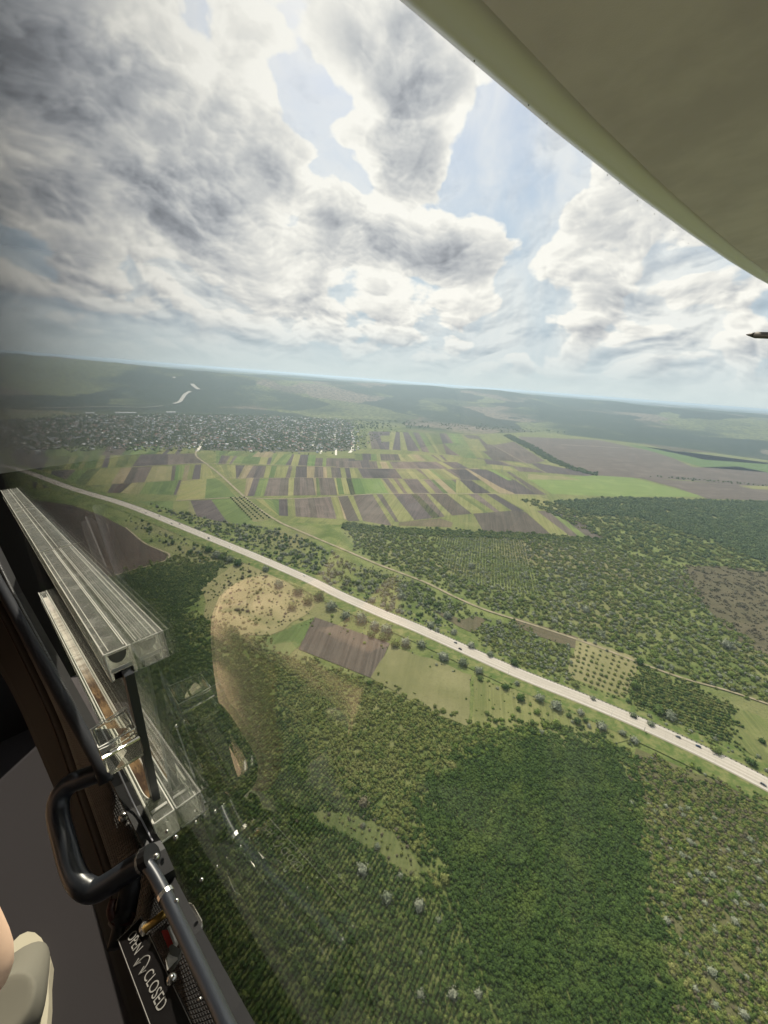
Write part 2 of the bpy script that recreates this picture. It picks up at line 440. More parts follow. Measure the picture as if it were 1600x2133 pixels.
# left: wide dim fields under the village
row(8, (-300, 800), (1440, 790), (1440, 870), (-300, 900), [-300, -60, 200, 480, 700, 880, 1180, 1330, 1440], [-300, -120, 160, 440, 640, 800, 1080, 1290, 1425], 'mdgmbgdmm'[:8])
row(1, (-900, 170), (1110, 130), (1210, 240), (-900, 330), [-900, -520, -200, 0, 110, 160, 500, 1110], [-900, -600, -300, -60, 60, 130, 400, 1210], 'dmgmdmd'[:7])
row(1, (-700, 330), (1225, 250), (1320, 405), (-700, 520), [-700, -400, -220, 280, 400, 560, 625, 850, 890, 990, 1100, 1170, 1225, 1240], [-700, -560, -420, 160, 300, 480, 540, 830, 870, 955, 1065, 1155, 1225, 1330], 'dbmtdbobgydyyd'[:13])
row(1, (-500, 510), (1330, 405), (1560, 615), (-100, 560), [-500, 100, 260, 400, 560, 920, 950, 1330], [-100, 60, 180, 270, 480, 860, 890, 1560], 'mbrtgbtG'[:3] + 'tgbt'[0:0] + 'tgdt'[:0] + 'ogdt' + '')
poly(1, [(950, 440), (1330, 400), (1570, 610), (1490, 625), (885, 655)], 'y')
poly(1, [(1230, 415), (1330, 405), (1400, 450), (1560, 612), (1350, 628), (1210, 632)], 'g')
poly(1, [(450, 665), (860, 655), (850, 780), (700, 745), (560, 720)], 'g')
poly(1, [(860, 660), (1040, 655), (1030, 820), (850, 785)], 'm')
poly(1, [(1030, 655), (1070, 655), (1130, 825), (1030, 820)], 'o')
poly(1, [(1050, 655), (1280, 645), (1480, 910), (1120, 830)], 'd')
poly(1, [(1280, 640), (1490, 625), (1800, 900), (1600, 935), (1440, 870)], 'g')
poly(2, [(160, 630), (250, 615), (610, 860), (420, 895)], 'o', label='dry orchard floor beside the dirt track')
# centre left, above the long track
row(2, (0, 155), (660, 130), (600, 255), (0, 250), [0, 60, 250, 600, 660], [0, 20, 170, 560, 600], 'gdmd'[:4])
row(2, (0, 100), (760, 115), (720, 180), (0, 150), [0, 230, 470, 660, 760], [0, 120, 400, 600, 640], 'gmto'[:4])
row(2, (640, 130), (1110, 150), (1100, 270), (600, 255), [640, 760, 850, 870, 940, 1030, 1110], [600, 640, 770, 830, 910, 1010, 1095], 'ygdydG'[:6])
row(2, (1110, 180), (1700, 190), (1700, 285), (1095, 270), [1110, 1190, 1230, 1420, 1700], [1095, 1180, 1220, 1400, 1700], 'bgbd')
row(2, (0, 258), (1600, 285), (1600, 400), (110, 412), [0, 60, 215, 320, 415, 560, 810, 850, 890, 1010, 1080, 1100, 1190, 1275, 1480, 1580], [110, 112, 225, 240, 325, 525, 770, 820, 880, 1010, 1085, 1090, 1195, 1290, 1510, 1620], 'yydtdybydttbtdy'[:15])
poly(2, [(170, 425), (350, 420), (300, 590)], 'm')
row(2, (340, 400), (1500, 400), (1530, 590), (310, 605), [340, 420, 490, 590, 810, 870, 1080, 1110, 1140, 1310, 1430, 1500], [310, 350, 425, 530, 800, 860, 1110, 1120, 1160, 1350, 1500, 1530], 'tdybybtmbyv')
row(2, (400, 640), (2000, 590), (2050, 900), (700, 820), [440, 700, 930, 1275, 1350, 1370, 1470, 1540, 2000], [690, 700, 950, 1340, 1430, 1450, 1590, 1650, 2050], 'ybbytbyb'[:7] + '')
# centre
row(3, (0, 215), (450, 220), (480, 295), (0, 290), [0, 80, 450], [0, 90, 480], 'bb')
row(3, (200, 130), (1180, 150), (1210, 215), (200, 205), [200, 290, 390, 490, 690, 760, 820, 920, 1050, 1180], [210, 300, 390, 500, 720, 850, 880, 1000, 1150, 1240], 'mdybmyomb'[:9])
row(3, (450, 220), (1340, 225), (1480, 300), (470, 298), [450, 590, 770, 860, 1050, 1340], [470, 640, 840, 930, 1180, 1480], 'ybbdd')
row(3, (150, 295), (1560, 305), (1700, 425), (170, 400), [150, 240, 770, 880, 930, 1060, 1110, 1200, 1440, 1560], [170, 300, 860, 1030, 1040, 1220, 1250, 1385, 1600, 1700], 'ydmbymybm'[:9])
row(3, (0, 400), (1400, 420), (1560, 575), (30, 585), [0, 110, 170, 490, 510, 680, 740, 1040, 1280, 1400], [30, 160, 215, 590, 640, 800, 870, 1200, 1490, 1560], 'yvGybydyd'[:9])
poly(3, [(20, 605), (130, 600), (260, 880), (130, 880)], 'b'); poly(3, [(130, 600), (190, 598), (300, 880), (260, 880)], 'y')
poly(3, [(190, 598), (405, 585), (620, 935), (300, 880)], 'b'); poly(3, [(405, 585), (450, 585), (650, 935), (620, 935)], 'y')
poly(3, [(450, 585), (515, 585), (700, 890), (660, 890)], 'b'); poly(3, [(515, 585), (640, 580), (870, 870), (700, 890)], 'y')
poly(3, [(640, 580), (830, 580), (1070, 850), (870, 870)], 'd'); poly(3, [(830, 580), (900, 580), (1160, 840), (1070, 850)], 'v')
poly(3, [(900, 580), (1000, 580), (1210, 830), (1160, 840)], 'b'); poly(3, [(1000, 580), (1040, 580), (1290, 820), (1210, 830)], 'y')
poly(3, [(1040, 580), (1230, 580), (1510, 800), (1290, 820)], 'b'); poly(3, [(1230, 580), (1400, 580), (1640, 790), (1510, 800)], 'y')
poly(3, [(700, 895), (1160, 850), (1300, 900), (1280, 950), (700, 930)], 's')
# right of centre
poly(4, [(0, 305), (100, 300), (330, 430), (60, 425)], 'd'); poly(4, [(100, 300), (240, 295), (560, 510), (650, 580), (480, 570)], 't')
poly(4, [(130, 300), (330, 310), (660, 430), (900, 585), (660, 580), (480, 500)], 'd')
poly(4, [(360, 312), (420, 315), (630, 428), (580, 430)], 'G'); poly(4, [(0, 425), (170, 430), (390, 570), (180, 575)], 'd')
poly(4, [(560, 335), (600, 335), (1010, 590), (900, 585)], 'b'); poly(4, [(0, 425), (40, 425), (200, 575), (0, 575)], 'y')
poly(4, [(130, 580), (230, 578), (520, 785), (440, 785)], 'b'); poly(4, [(20, 595), (80, 590), (370, 790), (330, 790)], 'm')
poly(4, [(240, 578), (330, 575), (640, 780), (500, 790)], 'y'); poly(4, [(330, 575), (430, 580), (760, 770), (640, 780)], 'd')
poly(4, [(430, 575), (900, 590), (1260, 760), (780, 765)], 'y')
poly(4, [(190, 800), (640, 765), (770, 780), (1080, 1050), (300, 990)], 'b'); poly(4, [(0, 820), (180, 805), (290, 990), (100, 980)], 'y')
poly(4, [(770, 770), (900, 765), (1290, 1065), (1080, 1055)], 'y'); poly(4, [(900, 770), (1020, 770), (1380, 1065), (1290, 1065)], 'b')
poly(4, [(1020, 770), (1090, 770), (1470, 1065), (1380, 1065)], 'g'); poly(4, [(1090, 775), (1250, 768), (1640, 1070), (1470, 1065)], 'b')
poly(4, [(430, 215), (520, 215), (700, 278), (600, 270)], 't'); poly(4, [(310, 195), (480, 215), (640, 275), (340, 250)], 'd')
poly(4, [(380, 250), (560, 270), (720, 330), (400, 300)], 'y'); poly(4, [(620, 270), (840, 290), (1000, 345), (700, 330)], 'b')
poly(4, [(560, 220), (700, 240), (1000, 340), (830, 290)], 'y'); poly(4, [(380, 130), (470, 120), (580, 215), (440, 210)], 'y')
poly(4, [(250, 20), (430, 35), (690, 225), (560, 210), (350, 110)], 'b'); poly(4, [(190, 120), (330, 115), (430, 205), (240, 190)], 'b')
poly(4, [(120, 0), (250, 25), (340, 110), (190, 120)], 'y'); poly(4, [(0, 125), (170, 120), (240, 190), (40, 180)], 'y')
poly(4, [(430, 35), (640, 0), (990, 215), (820, 245), (690, 225)], 'b'); poly(4, [(840, 245), (900, 235), (1540, 360), (1500, 385), (1000, 345)], 'd')
poly(4, [(910, 235), (1060, 235), (1290, 310)], 'y')
# far strips behind
row(5, (140, 230), (600, 240), (700, 400), (130, 370), [140, 250, 300, 500, 600], [130, 240, 370, 470, 700], 'mbdd')
row(5, (600, 240), (1130, 260), (1310, 470), (700, 400), [600, 640, 690, 740, 860, 920, 1040, 1130], [700, 720, 780, 850, 920, 1060, 1170, 1310], 'mdgmdgy'[:7])
poly(5, [(900, 335), (1040, 330), (1180, 460), (1060, 455), (960, 390)], 'g'); poly(5, [(370, 270), (460, 268), (470, 320), (380, 320)], 'y')
poly(5, [(1060, 260), (1180, 270), (1420, 480), (1310, 475)], 'b'); poly(5, [(1090, 290), (1190, 300), (1260, 400), (1150, 395)], 'y')
# right: big brown field, green tongue, dark meadow
poly(6, [(-60, 285), (480, 310), (900, 400), (1100, 490), (1300, 495), (1420, 480), (1900, 600), (1900, 640), (1400, 612), (1050, 575), (500, 555), (300, 490), (-60, 330)], 'b', uvdir=(1, .3), label='huge brown ploughed field beyond the green one')
poly(6, [(650, 335), (760, 350), (1180, 440), (1600, 470), (1900, 500), (1900, 545), (1600, 525), (1400, 485), (1160, 490), (860, 395)], 'G', uvdir=(1, .1), label='bright green tongue of a field')
poly(6, [(0, 570), (450, 545), (700, 560), (1180, 688), (560, 685), (160, 668)], 'G', uvdir=(1, .1), label='bright green rectangular crop field')
poly(6, [(0, 535), (260, 555), (360, 575), (0, 572)], 'o'); poly(6, [(740, 560), (1100, 585), (1900, 650), (1900, 720), (1200, 700), (1000, 630)], 'b', uvdir=(1, .1))
poly(6, [(1400, 612), (1900, 625), (1900, 655), (1500, 635)], 'y'); poly(6, [(-40, 160), (60, 200), (600, 240), (560, 215), (380, 205)], 'm')
poly(6, [(700, 300), (1500, 330), (1500, 400), (980, 385), (750, 330)], 's')
# near the motorway
poly(7, [(60, 1040), (150, 1052), (215, 1075), (262, 1100), (300, 1130), (350, 1156), (343, 1168), (246, 1196), (100, 1240), (-60, 1240), (-60, 1060)], 'r', label='reddish bare field left of the motorway', uvdir=(-.6, 1))
poly(7, [(655, 1285), (812, 1340), (795, 1378), (773, 1412), (622, 1352)], 'b', label='brown ploughed rectangle below the motorway', uvdir=(.1, 1))
poly(7, [(560, 1325), (655, 1285), (622, 1352), (600, 1368), (548, 1352)], 'g', label='bright grass wedge beside the ploughed rectangle', ragged=3)
poly(7, [(812, 1342), (990, 1408), (975, 1508), (880, 1470), (775, 1412)], 'o', label='dry pale meadow beside the ploughed rectangle', ragged=6)
poly(7, [(990, 1408), (1200, 1490), (1330, 1545), (1250, 1550), (1090, 1565), (975, 1508)], 'y', label='yellow green meadow under the motorway trees', ragged=7)
poly(7, [(500, 1170), (560, 1185), (660, 1262), (640, 1285), (560, 1325), (500, 1320), (430, 1290), (420, 1230)], 'o', label='dry scrub slope below the motorway', ragged=9)
poly(7, [(1068, 1284), (1205, 1328), (1198, 1350), (1130, 1330), (1075, 1304)], 's', label='narrow brown plot beside the orchard', uvdir=(1, -.5), ragged=3)
poly(7, [(900, 1270), (965, 1290), (990, 1282), (1016, 1290), (985, 1318), (955, 1306)], 's', label='small brown plot above the motorway', ragged=3)
poly(7, [(1205, 1330), (1335, 1372), (1305, 1450), (1290, 1470), (1180, 1420), (1188, 1375)], 'o', label='dry orchard floor', ragged=3)
poly(7, [(1530, 1475), (1580, 1490), (1680, 1560), (1680, 1620), (1600, 1600), (1532, 1545)], 'm', label='plain meadow above the motorway')
poly(7, [(1425, 1175), (1640, 1195), (1800, 1240), (1800, 1400), (1600, 1362), (1530, 1330), (1480, 1270), (1400, 1210)], 's', label='purplish brown heath among the woods', uvdir=(1, 0), ragged=16)
poly(7, [(1325, 1560), (1600, 1670), (1800, 1760), (1800, 2300), (1460, 2300), (1400, 2050), (1350, 1850)], 'w', label='scrubby ground below the motorway', ragged=6)
poly(7, [(640, 1690), (700, 1690), (790, 1715), (850, 1760), (905, 1850), (850, 1825), (760, 1760), (680, 1720)], 'm', label='thin grassy clearing, partly a streak reflected in the pane', ragged=3.5)  # ground patch partly stands for the tan streak mirrored in the pane


# ------------------------------------------------------------------ roads and tracks
def ribbon(name, pts, width, m, label, z, n=6, w2=None):
    P = smooth_path([G(x, y, z) for x, y in pts], n); vs, uv, fs = [], [], []; L_ = 0
    for i, p in enumerate(P):
        t = (P[min(i + 1, len(P) - 1)] - P[max(i - 1, 0)]).normalized(); nn = Vector((-t.y, t.x, 0))
        ww = width if w2 is None else width + (w2 - width) * i / (len(P) - 1)
        if i: L_ += (p - P[i - 1]).length
        vs += [p + nn * ww / 2, p - nn * ww / 2]; uv += [(0, L_), (ww, L_)]
        if i: fs.append((2 * i - 2, 2 * i - 1, 2 * i + 1, 2 * i))
    return tag(mesh(name, vs, fs, m, uv=uv), label, kind='structure'), P


def road_mat(T, p):
    uv = T.new('ShaderNodeUVMap').outputs[0]; pos = T.new('ShaderNodeNewGeometry').outputs['Position']
    s = T.new('ShaderNodeSeparateXYZ'); T.l.new(uv, s.inputs[0]); x = s.outputs[0]
    lane = T.noise(T.vm('MULTIPLY', uv, (1.2, .015, 1)), 1.0, 4, .6)
    col = T.mix(T.ramp(lane, .35, .65), (.36, .325, .27), (.50, .455, .385))
    slab = T.m('LESS_THAN', T.m('FRACT', T.m('DIVIDE', s.outputs[1], 6.0)), .05)
    col = T.mix(T.m('MULTIPLY', slab, .25), col, (.2, .19, .17))
    col = T.mix(T.ramp(T.noise(pos, 1 / 9, 5, .6), .5, .8, 0, .5), col, (.33, .30, .25))
    mid = T.m('LESS_THAN', T.m('ABSOLUTE', T.m('SUBTRACT', x, 9.0)), .55)
    col = T.mix(T.m('MULTIPLY', mid, .45), col, (.30, .27, .22))
    T.put(p.inputs['Base Color'], col)


ROADPX = [(-260, 905), (-120, 940), (-40, 958), (0, 968), (50, 981), (150, 1017), (250, 1047), (320, 1073), (422, 1114), (530, 1158), (645, 1208), (706, 1238), (787, 1274), (869, 1308), (950, 1344), (1075, 1400), (1250, 1470), (1425, 1547), (1600, 1634), (1850, 1772)]
ROADPX = ROADPX[1:]
verge = mat('verge grass', build=lambda T, p: T.put(p.inputs['Base Color'], T.mix(T.ramp(T.noise(T.new('ShaderNodeNewGeometry').outputs['Position'], 1 / 10, 8, .68), .38, .66), (.080, .120, .030), (.185, .190, .072))), rough=.95, spec=.1)
ribbon('verge', ROADPX, 62, verge, 'grass verge along both sides of the motorway', .80)
_, RC = ribbon('motorway', ROADPX, 18.0, mat('concrete', rough=.85, build=road_mat), 'pale concrete motorway crossing the valley', 1.1, 10)


def offset_line(P, off, i):
    t = (P[min(i + 1, len(P) - 1)] - P[max(i - 1, 0)]).normalized(); return P[i] + Vector((-t.y, t.x, 0)) * off


def strip(name, P, off, width, m, label, dz=.05):
    vs, fs = [], []
    for i in range(len(P)):
        a, b_ = offset_line(P, off - width / 2, i), offset_line(P, off + width / 2, i)
        vs += [a + Vector((0, 0, dz)), b_ + Vector((0, 0, dz))]
        if i: fs.append((2 * i - 2, 2 * i, 2 * i + 1, 2 * i - 1))
    return tag(mesh(name, vs, fs, m), label, kind='structure')


paint = mat('white road paint', (.75, .74, .70), .6)
for off in (-7.9, 7.9): strip('road_marking', RC, off, .35, paint, 'white edge line of the motorway')
dark = mat('dark joint', (.17, .155, .13), .9)
for off in (-4.4, 4.4): strip('road_marking', RC, off, .22, dark, 'dark joint between the motorway lanes')
shoulder = mat('gravel shoulder', (.30, .27, .20), .95)
for off in (-9.9, 9.9): strip('road_shoulder', RC, off, 1.6, shoulder, 'gravel shoulder of the motorway', -.1)


def dirt(T, p):
    pos = T.new('ShaderNodeNewGeometry').outputs['Position']
    T.put(p.inputs['Base Color'], T.mix(T.ramp(T.noise(pos, 1 / 15, 4, .6), .35, .7), (.30, .25, .17), (.19, .175, .095)))
dm = mat('dirt', rough=.95, build=dirt)
ribbon('dirt_track', [(432, 905), (415, 930), (408, 948), (430, 966), (455, 985), (480, 1008), (512, 1037), (544, 1063), (584, 1088), (625, 1106), (674, 1127), (722, 1147), (787, 1175), (840, 1195), (889, 1214), (950, 1244), (1009, 1269), (1084, 1293), (1171, 1321), (1259, 1352), (1337, 1382), (1425, 1413), (1512, 1437), (1600, 1466), (1750, 1520)], 7.5, dm, 'dirt track from the village past the orchard', 1.0, w2=3.0)
ribbon('dirt_track', [(512, 1037), (600, 1039), (700, 1034), (800, 1028), (950, 1028), (1100, 1030), (1140, 1036)], 5, dm, 'thin field track between two rows of strips', 1.02)
ribbon('dirt_track', [(250, 975), (330, 969), (428, 965), (600, 969), (700, 973), (800, 976), (900, 977), (975, 977)], 4.5, dm, 'far field track between two rows of strips', 1.03)
ribbon('dirt_track', [(365, 1043), (430, 1039), (470, 1037), (510, 1036)], 5, dm, 'short field track above the small orchard', 1.01)
ribbon('dirt_track', [(262, 1098), (300, 1130), (335, 1146), (352, 1154), (350, 1163), (330, 1172), (246, 1196), (200, 1208)], 3.2, dm, 'pale track round the corner of the reddish field', 1.01)
ribbon('dirt_track', [(470, 995), (560, 996), (650, 995), (740, 996), (850, 998), (990, 1000)], 3.5, dm, 'faint field track among the strips', 1.04)
ribbon('dirt_track', [(1095, 910), (1025, 926), (1090, 962), (1140, 985)][1:], 4, dm, 'faint track beside the big brown field', 1.04)
ribbon('dirt_track', [(1168, 926), (1230, 929), (1328, 935)], 6, mat('pale dirt', (.42, .38, .28), .95), 'pale straight track in the brown field', 1.1)
pale = mat('white gravel', (.62, .58, .48), .9)
for k, (pts, wd) in enumerate([([(733, 896), (736, 915), (734, 935), (728, 943)], 14), ([(713, 877), (713, 886), (714, 894)], 16), ([(668, 880), (660, 895), (655, 915), (650, 929)], 13), ([(700, 893), (698, 908), (695, 921)], 12),
                               ([(632, 892), (627, 908)], 10), ([(575, 929), (610, 929), (650, 929), (670, 930)], 6), ([(433, 904), (420, 925), (411, 940)], 11), ([(670, 938), (668, 945)], 8), ([(700, 934), (700, 948)], 9)]):
    ribbon('village_street', pts, wd, pale, ['easternmost white gravel street of the village', 'short white street behind the village edge', 'long winding white street through the village', 'white street ending at the gardens', 'short street inside the village',
                                             'street along the lower village edge', 'street where the dirt track enters the village', 'stub of street by the village edge', 'lane beside the last houses'][k], 1.15)
# water: two reservoirs
water = mat('still water', (.55, .60, .62), .15, spec=.8)
plan('reservoir_water', [(1100, 874), (1150, 875), (1222, 880), (1222, 883), (1150, 880), (1100, 878)], water, 'thin bright reservoir in the far valley', z=1.2)
plan('pond_water', [(627, 868), (650, 868), (657, 871), (650, 872), (632, 871)], water, 'white pond behind the village', z=1.3)
# the road that climbs the hill behind the village


def surf(x, y, lift=3):
    """pixel -> point on the real terrain (march along the ray)"""
    v = pdir(x, y); t = 2000.
    while t < 60000:
        p = v * t; 
        if p[2] < Z0 + hgt(p[0], p[1]): break
        t *= 1.01
    return Vector((p[0], p[1], Z0 + hgt(p[0], p[1]) + lift))


def hill_ribbon(name, pts, width, m, label, n=6):
    P = smooth_path([surf(x, y, 0) for x, y in pts], n); vs, fs = [], []
    for i, p in enumerate(P):
        t = (P[min(i + 1, len(P) - 1)] - P[max(i - 1, 0)]); t.z = 0; t.normalize(); nn = Vector((-t.y, t.x, 0))
        for sgn in (1, -1):
            q = p + nn * sgn * width / 2; vs.append(Vector((q.x, q.y, Z0 + hgt(q.x, q.y) + 7)))
        if i: fs.append((2 * i - 2, 2 * i - 1, 2 * i + 1, 2 * i))
    return tag(mesh(name, vs, fs, m), label, kind='structure')


hill_ribbon('hill_road', [(362, 844), (375, 838), (385, 826), (397, 819)], 30, mat('hill road', (.40, .38, .33), .9), 'pale road climbing the dark hill')
hill_ribbon('hill_road', [(400, 802), (406, 808), (414, 814)], 36, bpy.data.materials['hill road'], 'upper bend of the pale hill road')
hill_ribbon('hill_road', [(360, 790), (366, 788)], 44, bpy.data.materials['hill road'], 'topmost glimpse of the pale hill road')
hill_ribbon('hill_road', [(70, 853), (150, 852), (230, 850), (300, 851), (340, 848)], 22, mat('valley road', (.20, .20, .15), .9), 'long thin road under the dark hill')
# ------------------------------------------------------------------ vegetation


def leaf_mat(name, c1, c2, c3, val=.25):
    def build(T, p):
        oi = T.new('ShaderNodeObjectInfo').outputs['Random']; g = T.new('ShaderNodeNewGeometry')
        isl = g.outputs['Random Per Island']
        wp = T.noise(g.outputs['Position'], 1 / 30, 4, .6)
        col = T.mix(T.ramp(oi, .15, .85, 0, 1, False), c1, c2)
        col = T.mix(T.ramp(wp, .5, .68, 0, .8), col, c3)
        hs = T.new('ShaderNodeHueSaturation'); T.put(hs.inputs['Value'], T.ramp(isl, 0, 1, 1 - val, 1 + val, False)); T.put(hs.inputs['Color'], col)
        T.put(p.inputs['Base Color'], hs.outputs[0])
    return mat(name, rough=.8, spec=.15, build=build)


LM = {
    'dark': leaf_mat('dark leaves', (.040, .074, .017), (.068, .115, .024), (.108, .152, .034)),
    'mid': leaf_mat('green leaves', (.085, .128, .032), (.155, .198, .052), (.195, .222, .070)),
    'olive': leaf_mat('olive leaves', (.130, .155, .042), (.190, .210, .058), (.215, .215, .078)),
    'silver': leaf_mat('silvery leaves', (.160, .185, .115), (.235, .25, .175), (.13, .16, .08), .3),
    'brown': leaf_mat('dry bush', (.125, .112, .068), (.160, .145, .088), (.095, .108, .045)),
    'blue': leaf_mat('distant leaves', (.060, .100, .036), (.100, .145, .050), (.130, .165, .058)),
    'fresh': leaf_mat('fresh leaves', (.110, .165, .030), (.150, .200, .040), (.090, .135, .030)),
}
bark = mat('bark', (.09, .075, .055), .9)


def crown_bm(seed, cards=70, flat=.85, lump=.34, csize=.21, sub=2):
    r_ = random.Random(seed); bm = bmesh.new()
    bmesh.ops.create_icosphere(bm, subdivisions=sub, radius=.66)
    off = Vector((seed * 3.1, seed * 1.7, 0))
    for v in bm.verts:
        v.co *= 1 + lump * 1.6 * noise.noise(v.co * 2.3 + off)
    for i in range(cards):
        th = r_.uniform(0, 2 * math.pi); z = r_.uniform(-.6, 1); h = math.sqrt(max(0, 1 - z * z))
        dr = Vector((h * math.cos(th), h * math.sin(th), z))
        rr = r_.uniform(.58, 1.02) * (1 + lump * noise.noise(dr * 1.8 + off) * 1.8)
        c = dr * rr; n_ = (dr + Vector((r_.uniform(-1, 1), r_.uniform(-1, 1), r_.uniform(-.4, 1))) * .8).normalized()
        a = n_.orthogonal().normalized(); a.rotate(Matrix.Rotation(r_.uniform(0, 6.28), 3, n_)); b_ = n_.cross(a)
        s = csize * r_.uniform(.5, 1.15)
        q = [c + a * s * r_.uniform(.6, 1), c + b_ * s * r_.uniform(.6, 1), c - a * s * r_.uniform(.6, 1), c - b_ * s * r_.uniform(.6, 1)]
        bm.faces.new([bm.verts.new(p) for p in q])
    for v in bm.verts: v.co.z = v.co.z * flat + .55
    return bm


def crown_mesh(name, seed, m, **k):
    bm = crown_bm(seed, **k); me = bpy.data.meshes.new(name); bm.to_mesh(me); bm.free(); me.materials.append(m); return me


CROWN = {k: [crown_mesh('crown_' + k, 10 * i + j, LM[k], cards=190 if k != 'blue' else 70, csize=.21 if k != 'blue' else .30) for j in range(5)] for i, k in enumerate(LM)}


def template_collection(key):
    c = bpy.data.collections.new('leaf_clumps_' + key)
    for i, k in enumerate(key.split('+')):
        for j, me in enumerate(CROWN[k]):
            o = bpy.data.objects.new('clump_%s_%d' % (k, j), me); c.objects.link(o)
    return c


def poly_xy(pts): return np.array([[p.x, p.y] for p in (G(x, y) for x, y in pts)])


def inside(P, X, Y):
    r_ = np.zeros(len(X), bool); j = len(P) - 1
    for i in range(len(P)):
        xi, yi, xj, yj = P[i][0], P[i][1], P[j][0], P[j][1]
        c = ((yi > Y) != (yj > Y)) & (X < (xj - xi) * (Y - yi) / (yj - yi + 1e-12) + xi); r_ ^= c; j = i
    return r_


_wx = RS.rand(64) * 6.28


def patchy(X, Y, s):
    """cheap smooth noise, 0..1"""
    v = 0
    for k in range(6):
        a = _wx[k]; f_ = (1 + k * .45) / s
        v = v + np.sin((X * math.cos(a) + Y * math.sin(a)) * f_ * 6.28 + _wx[k + 6] + 1.3 * np.sin((Y * math.cos(a) - X * math.sin(a)) * f_ * 4 + _wx[k + 12]))
    return .5 + v / 7


RXY = np.array([[p.x, p.y] for p in RC])


def road_clear(X, Y, dist):
    ok = np.ones(len(X), bool)
    for i in range(len(RXY) - 1):
        a, b_ = RXY[i], RXY[i + 1]; ab = b_ - a; L2 = ab @ ab
        t = np.clip(((X - a[0]) * ab[0] + (Y - a[1]) * ab[1]) / L2, 0, 1)
        ok &= np.hypot(X - a[0] - t * ab[0], Y - a[1] - t * ab[1]) > dist
    return ok


def sample(pts, spacing, rows=None, holes=(), clump=0, clump_s=40, jitter=.42, road=12, keep=1.0, fray_=9.0):
    P = poly_xy(pts); x0, y0 = P.min(0); x1, y1 = P.max(0)
    sx, sy, ang = (spacing, spacing, .4) if rows is None else rows
    cx, cy = (x0 + x1) / 2, (y0 + y1) / 2; rad = math.hypot(x1 - x0, y1 - y0) / 2 + 5
    gx, gy = np.meshgrid(np.arange(-rad, rad, sx), np.arange(-rad, rad, sy)); gx = gx.ravel(); gy = gy.ravel()
    jx = jitter if rows is None else .13
    gx = gx + RS.uniform(-jx, jx, len(gx)) * sx; gy = gy + RS.uniform(-.42, .42, len(gy)) * sy
    X = cx + gx * math.cos(ang) - gy * math.sin(ang); Y = cy + gx * math.sin(ang) + gy * math.cos(ang)
    fr = fray_ * min(1.0, 1.0)
    ok = inside(P, X + (patchy(X, Y, 37) + .5 * patchy(Y, X, 11) - .75) * 2.2 * fr, Y + (patchy(Y + 90, X, 31) + .5 * patchy(X + 50, Y, 9) - .75) * 2.2 * fr)
    for h_ in holes: ok &= ~inside(poly_xy(h_), X, Y)
    if clump: ok &= RS.rand(len(X)) < np.clip((patchy(X, Y, clump_s) - clump) * 4, 0, 1)
    if keep < 1: ok &= RS.rand(len(X)) < keep
    X, Y = X[ok], Y[ok]; ok = road_clear(X, Y, road) if road else np.ones(len(X), bool)
    return X[ok], Y[ok]


_TC = {}


def scatter(name, X, Y, rmin, rmax, key, label, z=0.5, hvar=.25, on_terrain=False, sink=.1):
    """one mesh of points that carries leaf clumps through geometry nodes"""
    n_ = len(X)
    if n_ == 0: return
    Zs = np.array([Z0 + hgt(x, y) for x, y in zip(X, Y)]) if on_terrain else np.full(n_, Z0 + z)
    sc_ = (RS.uniform(0, 1, n_) ** 1.5 * (rmax - rmin) + rmin) * (.72 + .66 * np.clip(patchy(X, Y, 17 + 4 * rmax) , 0, 1.1))
    if key not in _TC: _TC[key] = template_collection(key)
    me = bpy.data.meshes.new(name); me.vertices.add(n_)
    me.vertices.foreach_set('co', np.stack([X, Y, Zs - sink * sc_], 1).ravel())
    a = me.attributes.new('size', 'FLOAT', 'POINT'); a.data.foreach_set('value', sc_)
    a = me.attributes.new('turn', 'FLOAT_VECTOR', 'POINT'); rv = np.zeros((n_, 3)); rv[:, 2] = RS.uniform(0, 6.28, n_); rv[:, 0] = RS.normal(0, .12, n_); a.data.foreach_set('vector', rv.ravel())
    nv = len(_TC[key].objects); a = me.attributes.new('pick', 'INT', 'POINT'); a.data.foreach_set('value', RS.randint(0, nv, n_))
    a = me.attributes.new('tall', 'FLOAT_VECTOR', 'POINT')
    sv = np.stack([sc_ * RS.uniform(.85, 1.15, n_), sc_ * RS.uniform(.85, 1.15, n_), sc_ * RS.uniform(1 - hvar, 1 + hvar, n_)], 1); a.data.foreach_set('vector', sv.ravel())
    o = link(name, me); tag(o, label, None, None, 'stuff')
    ng = bpy.data.node_groups.new('scatter_' + name, 'GeometryNodeTree')
    ng.interface.new_socket('Geometry', in_out='INPUT', socket_type='NodeSocketGeometry'); ng.interface.new_socket('Geometry', in_out='OUTPUT', socket_type='NodeSocketGeometry')
    gi = ng.nodes.new('NodeGroupInput'); go = ng.nodes.new('NodeGroupOutput')
    iop = ng.nodes.new('GeometryNodeInstanceOnPoints'); ci = ng.nodes.new('GeometryNodeCollectionInfo')
    ci.inputs['Collection'].default_value = _TC[key]; ci.inputs['Separate Children'].default_value = True; ci.inputs['Reset Children'].default_value = True
    def attr(nm, ty):
        q = ng.nodes.new('GeometryNodeInputNamedAttribute'); q.data_type = ty; q.inputs['Name'].default_value = nm; return q.outputs['Attribute']
    L_ = ng.links
    L_.new(gi.outputs[0], iop.inputs['Points']); L_.new(ci.outputs[0], iop.inputs['Instance']); iop.inputs['Pick Instance'].default_value = True
    L_.new(attr('pick', 'INT'), iop.inputs['Instance Index']); L_.new(attr('tall', 'FLOAT_VECTOR'), iop.inputs['Scale']); L_.new(attr('turn', 'FLOAT_VECTOR'), iop.inputs['Rotation'])
    L_.new(iop.outputs[0], go.inputs[0])
    md = o.modifiers.new('scatter', 'NODES'); md.node_group = ng
    return o


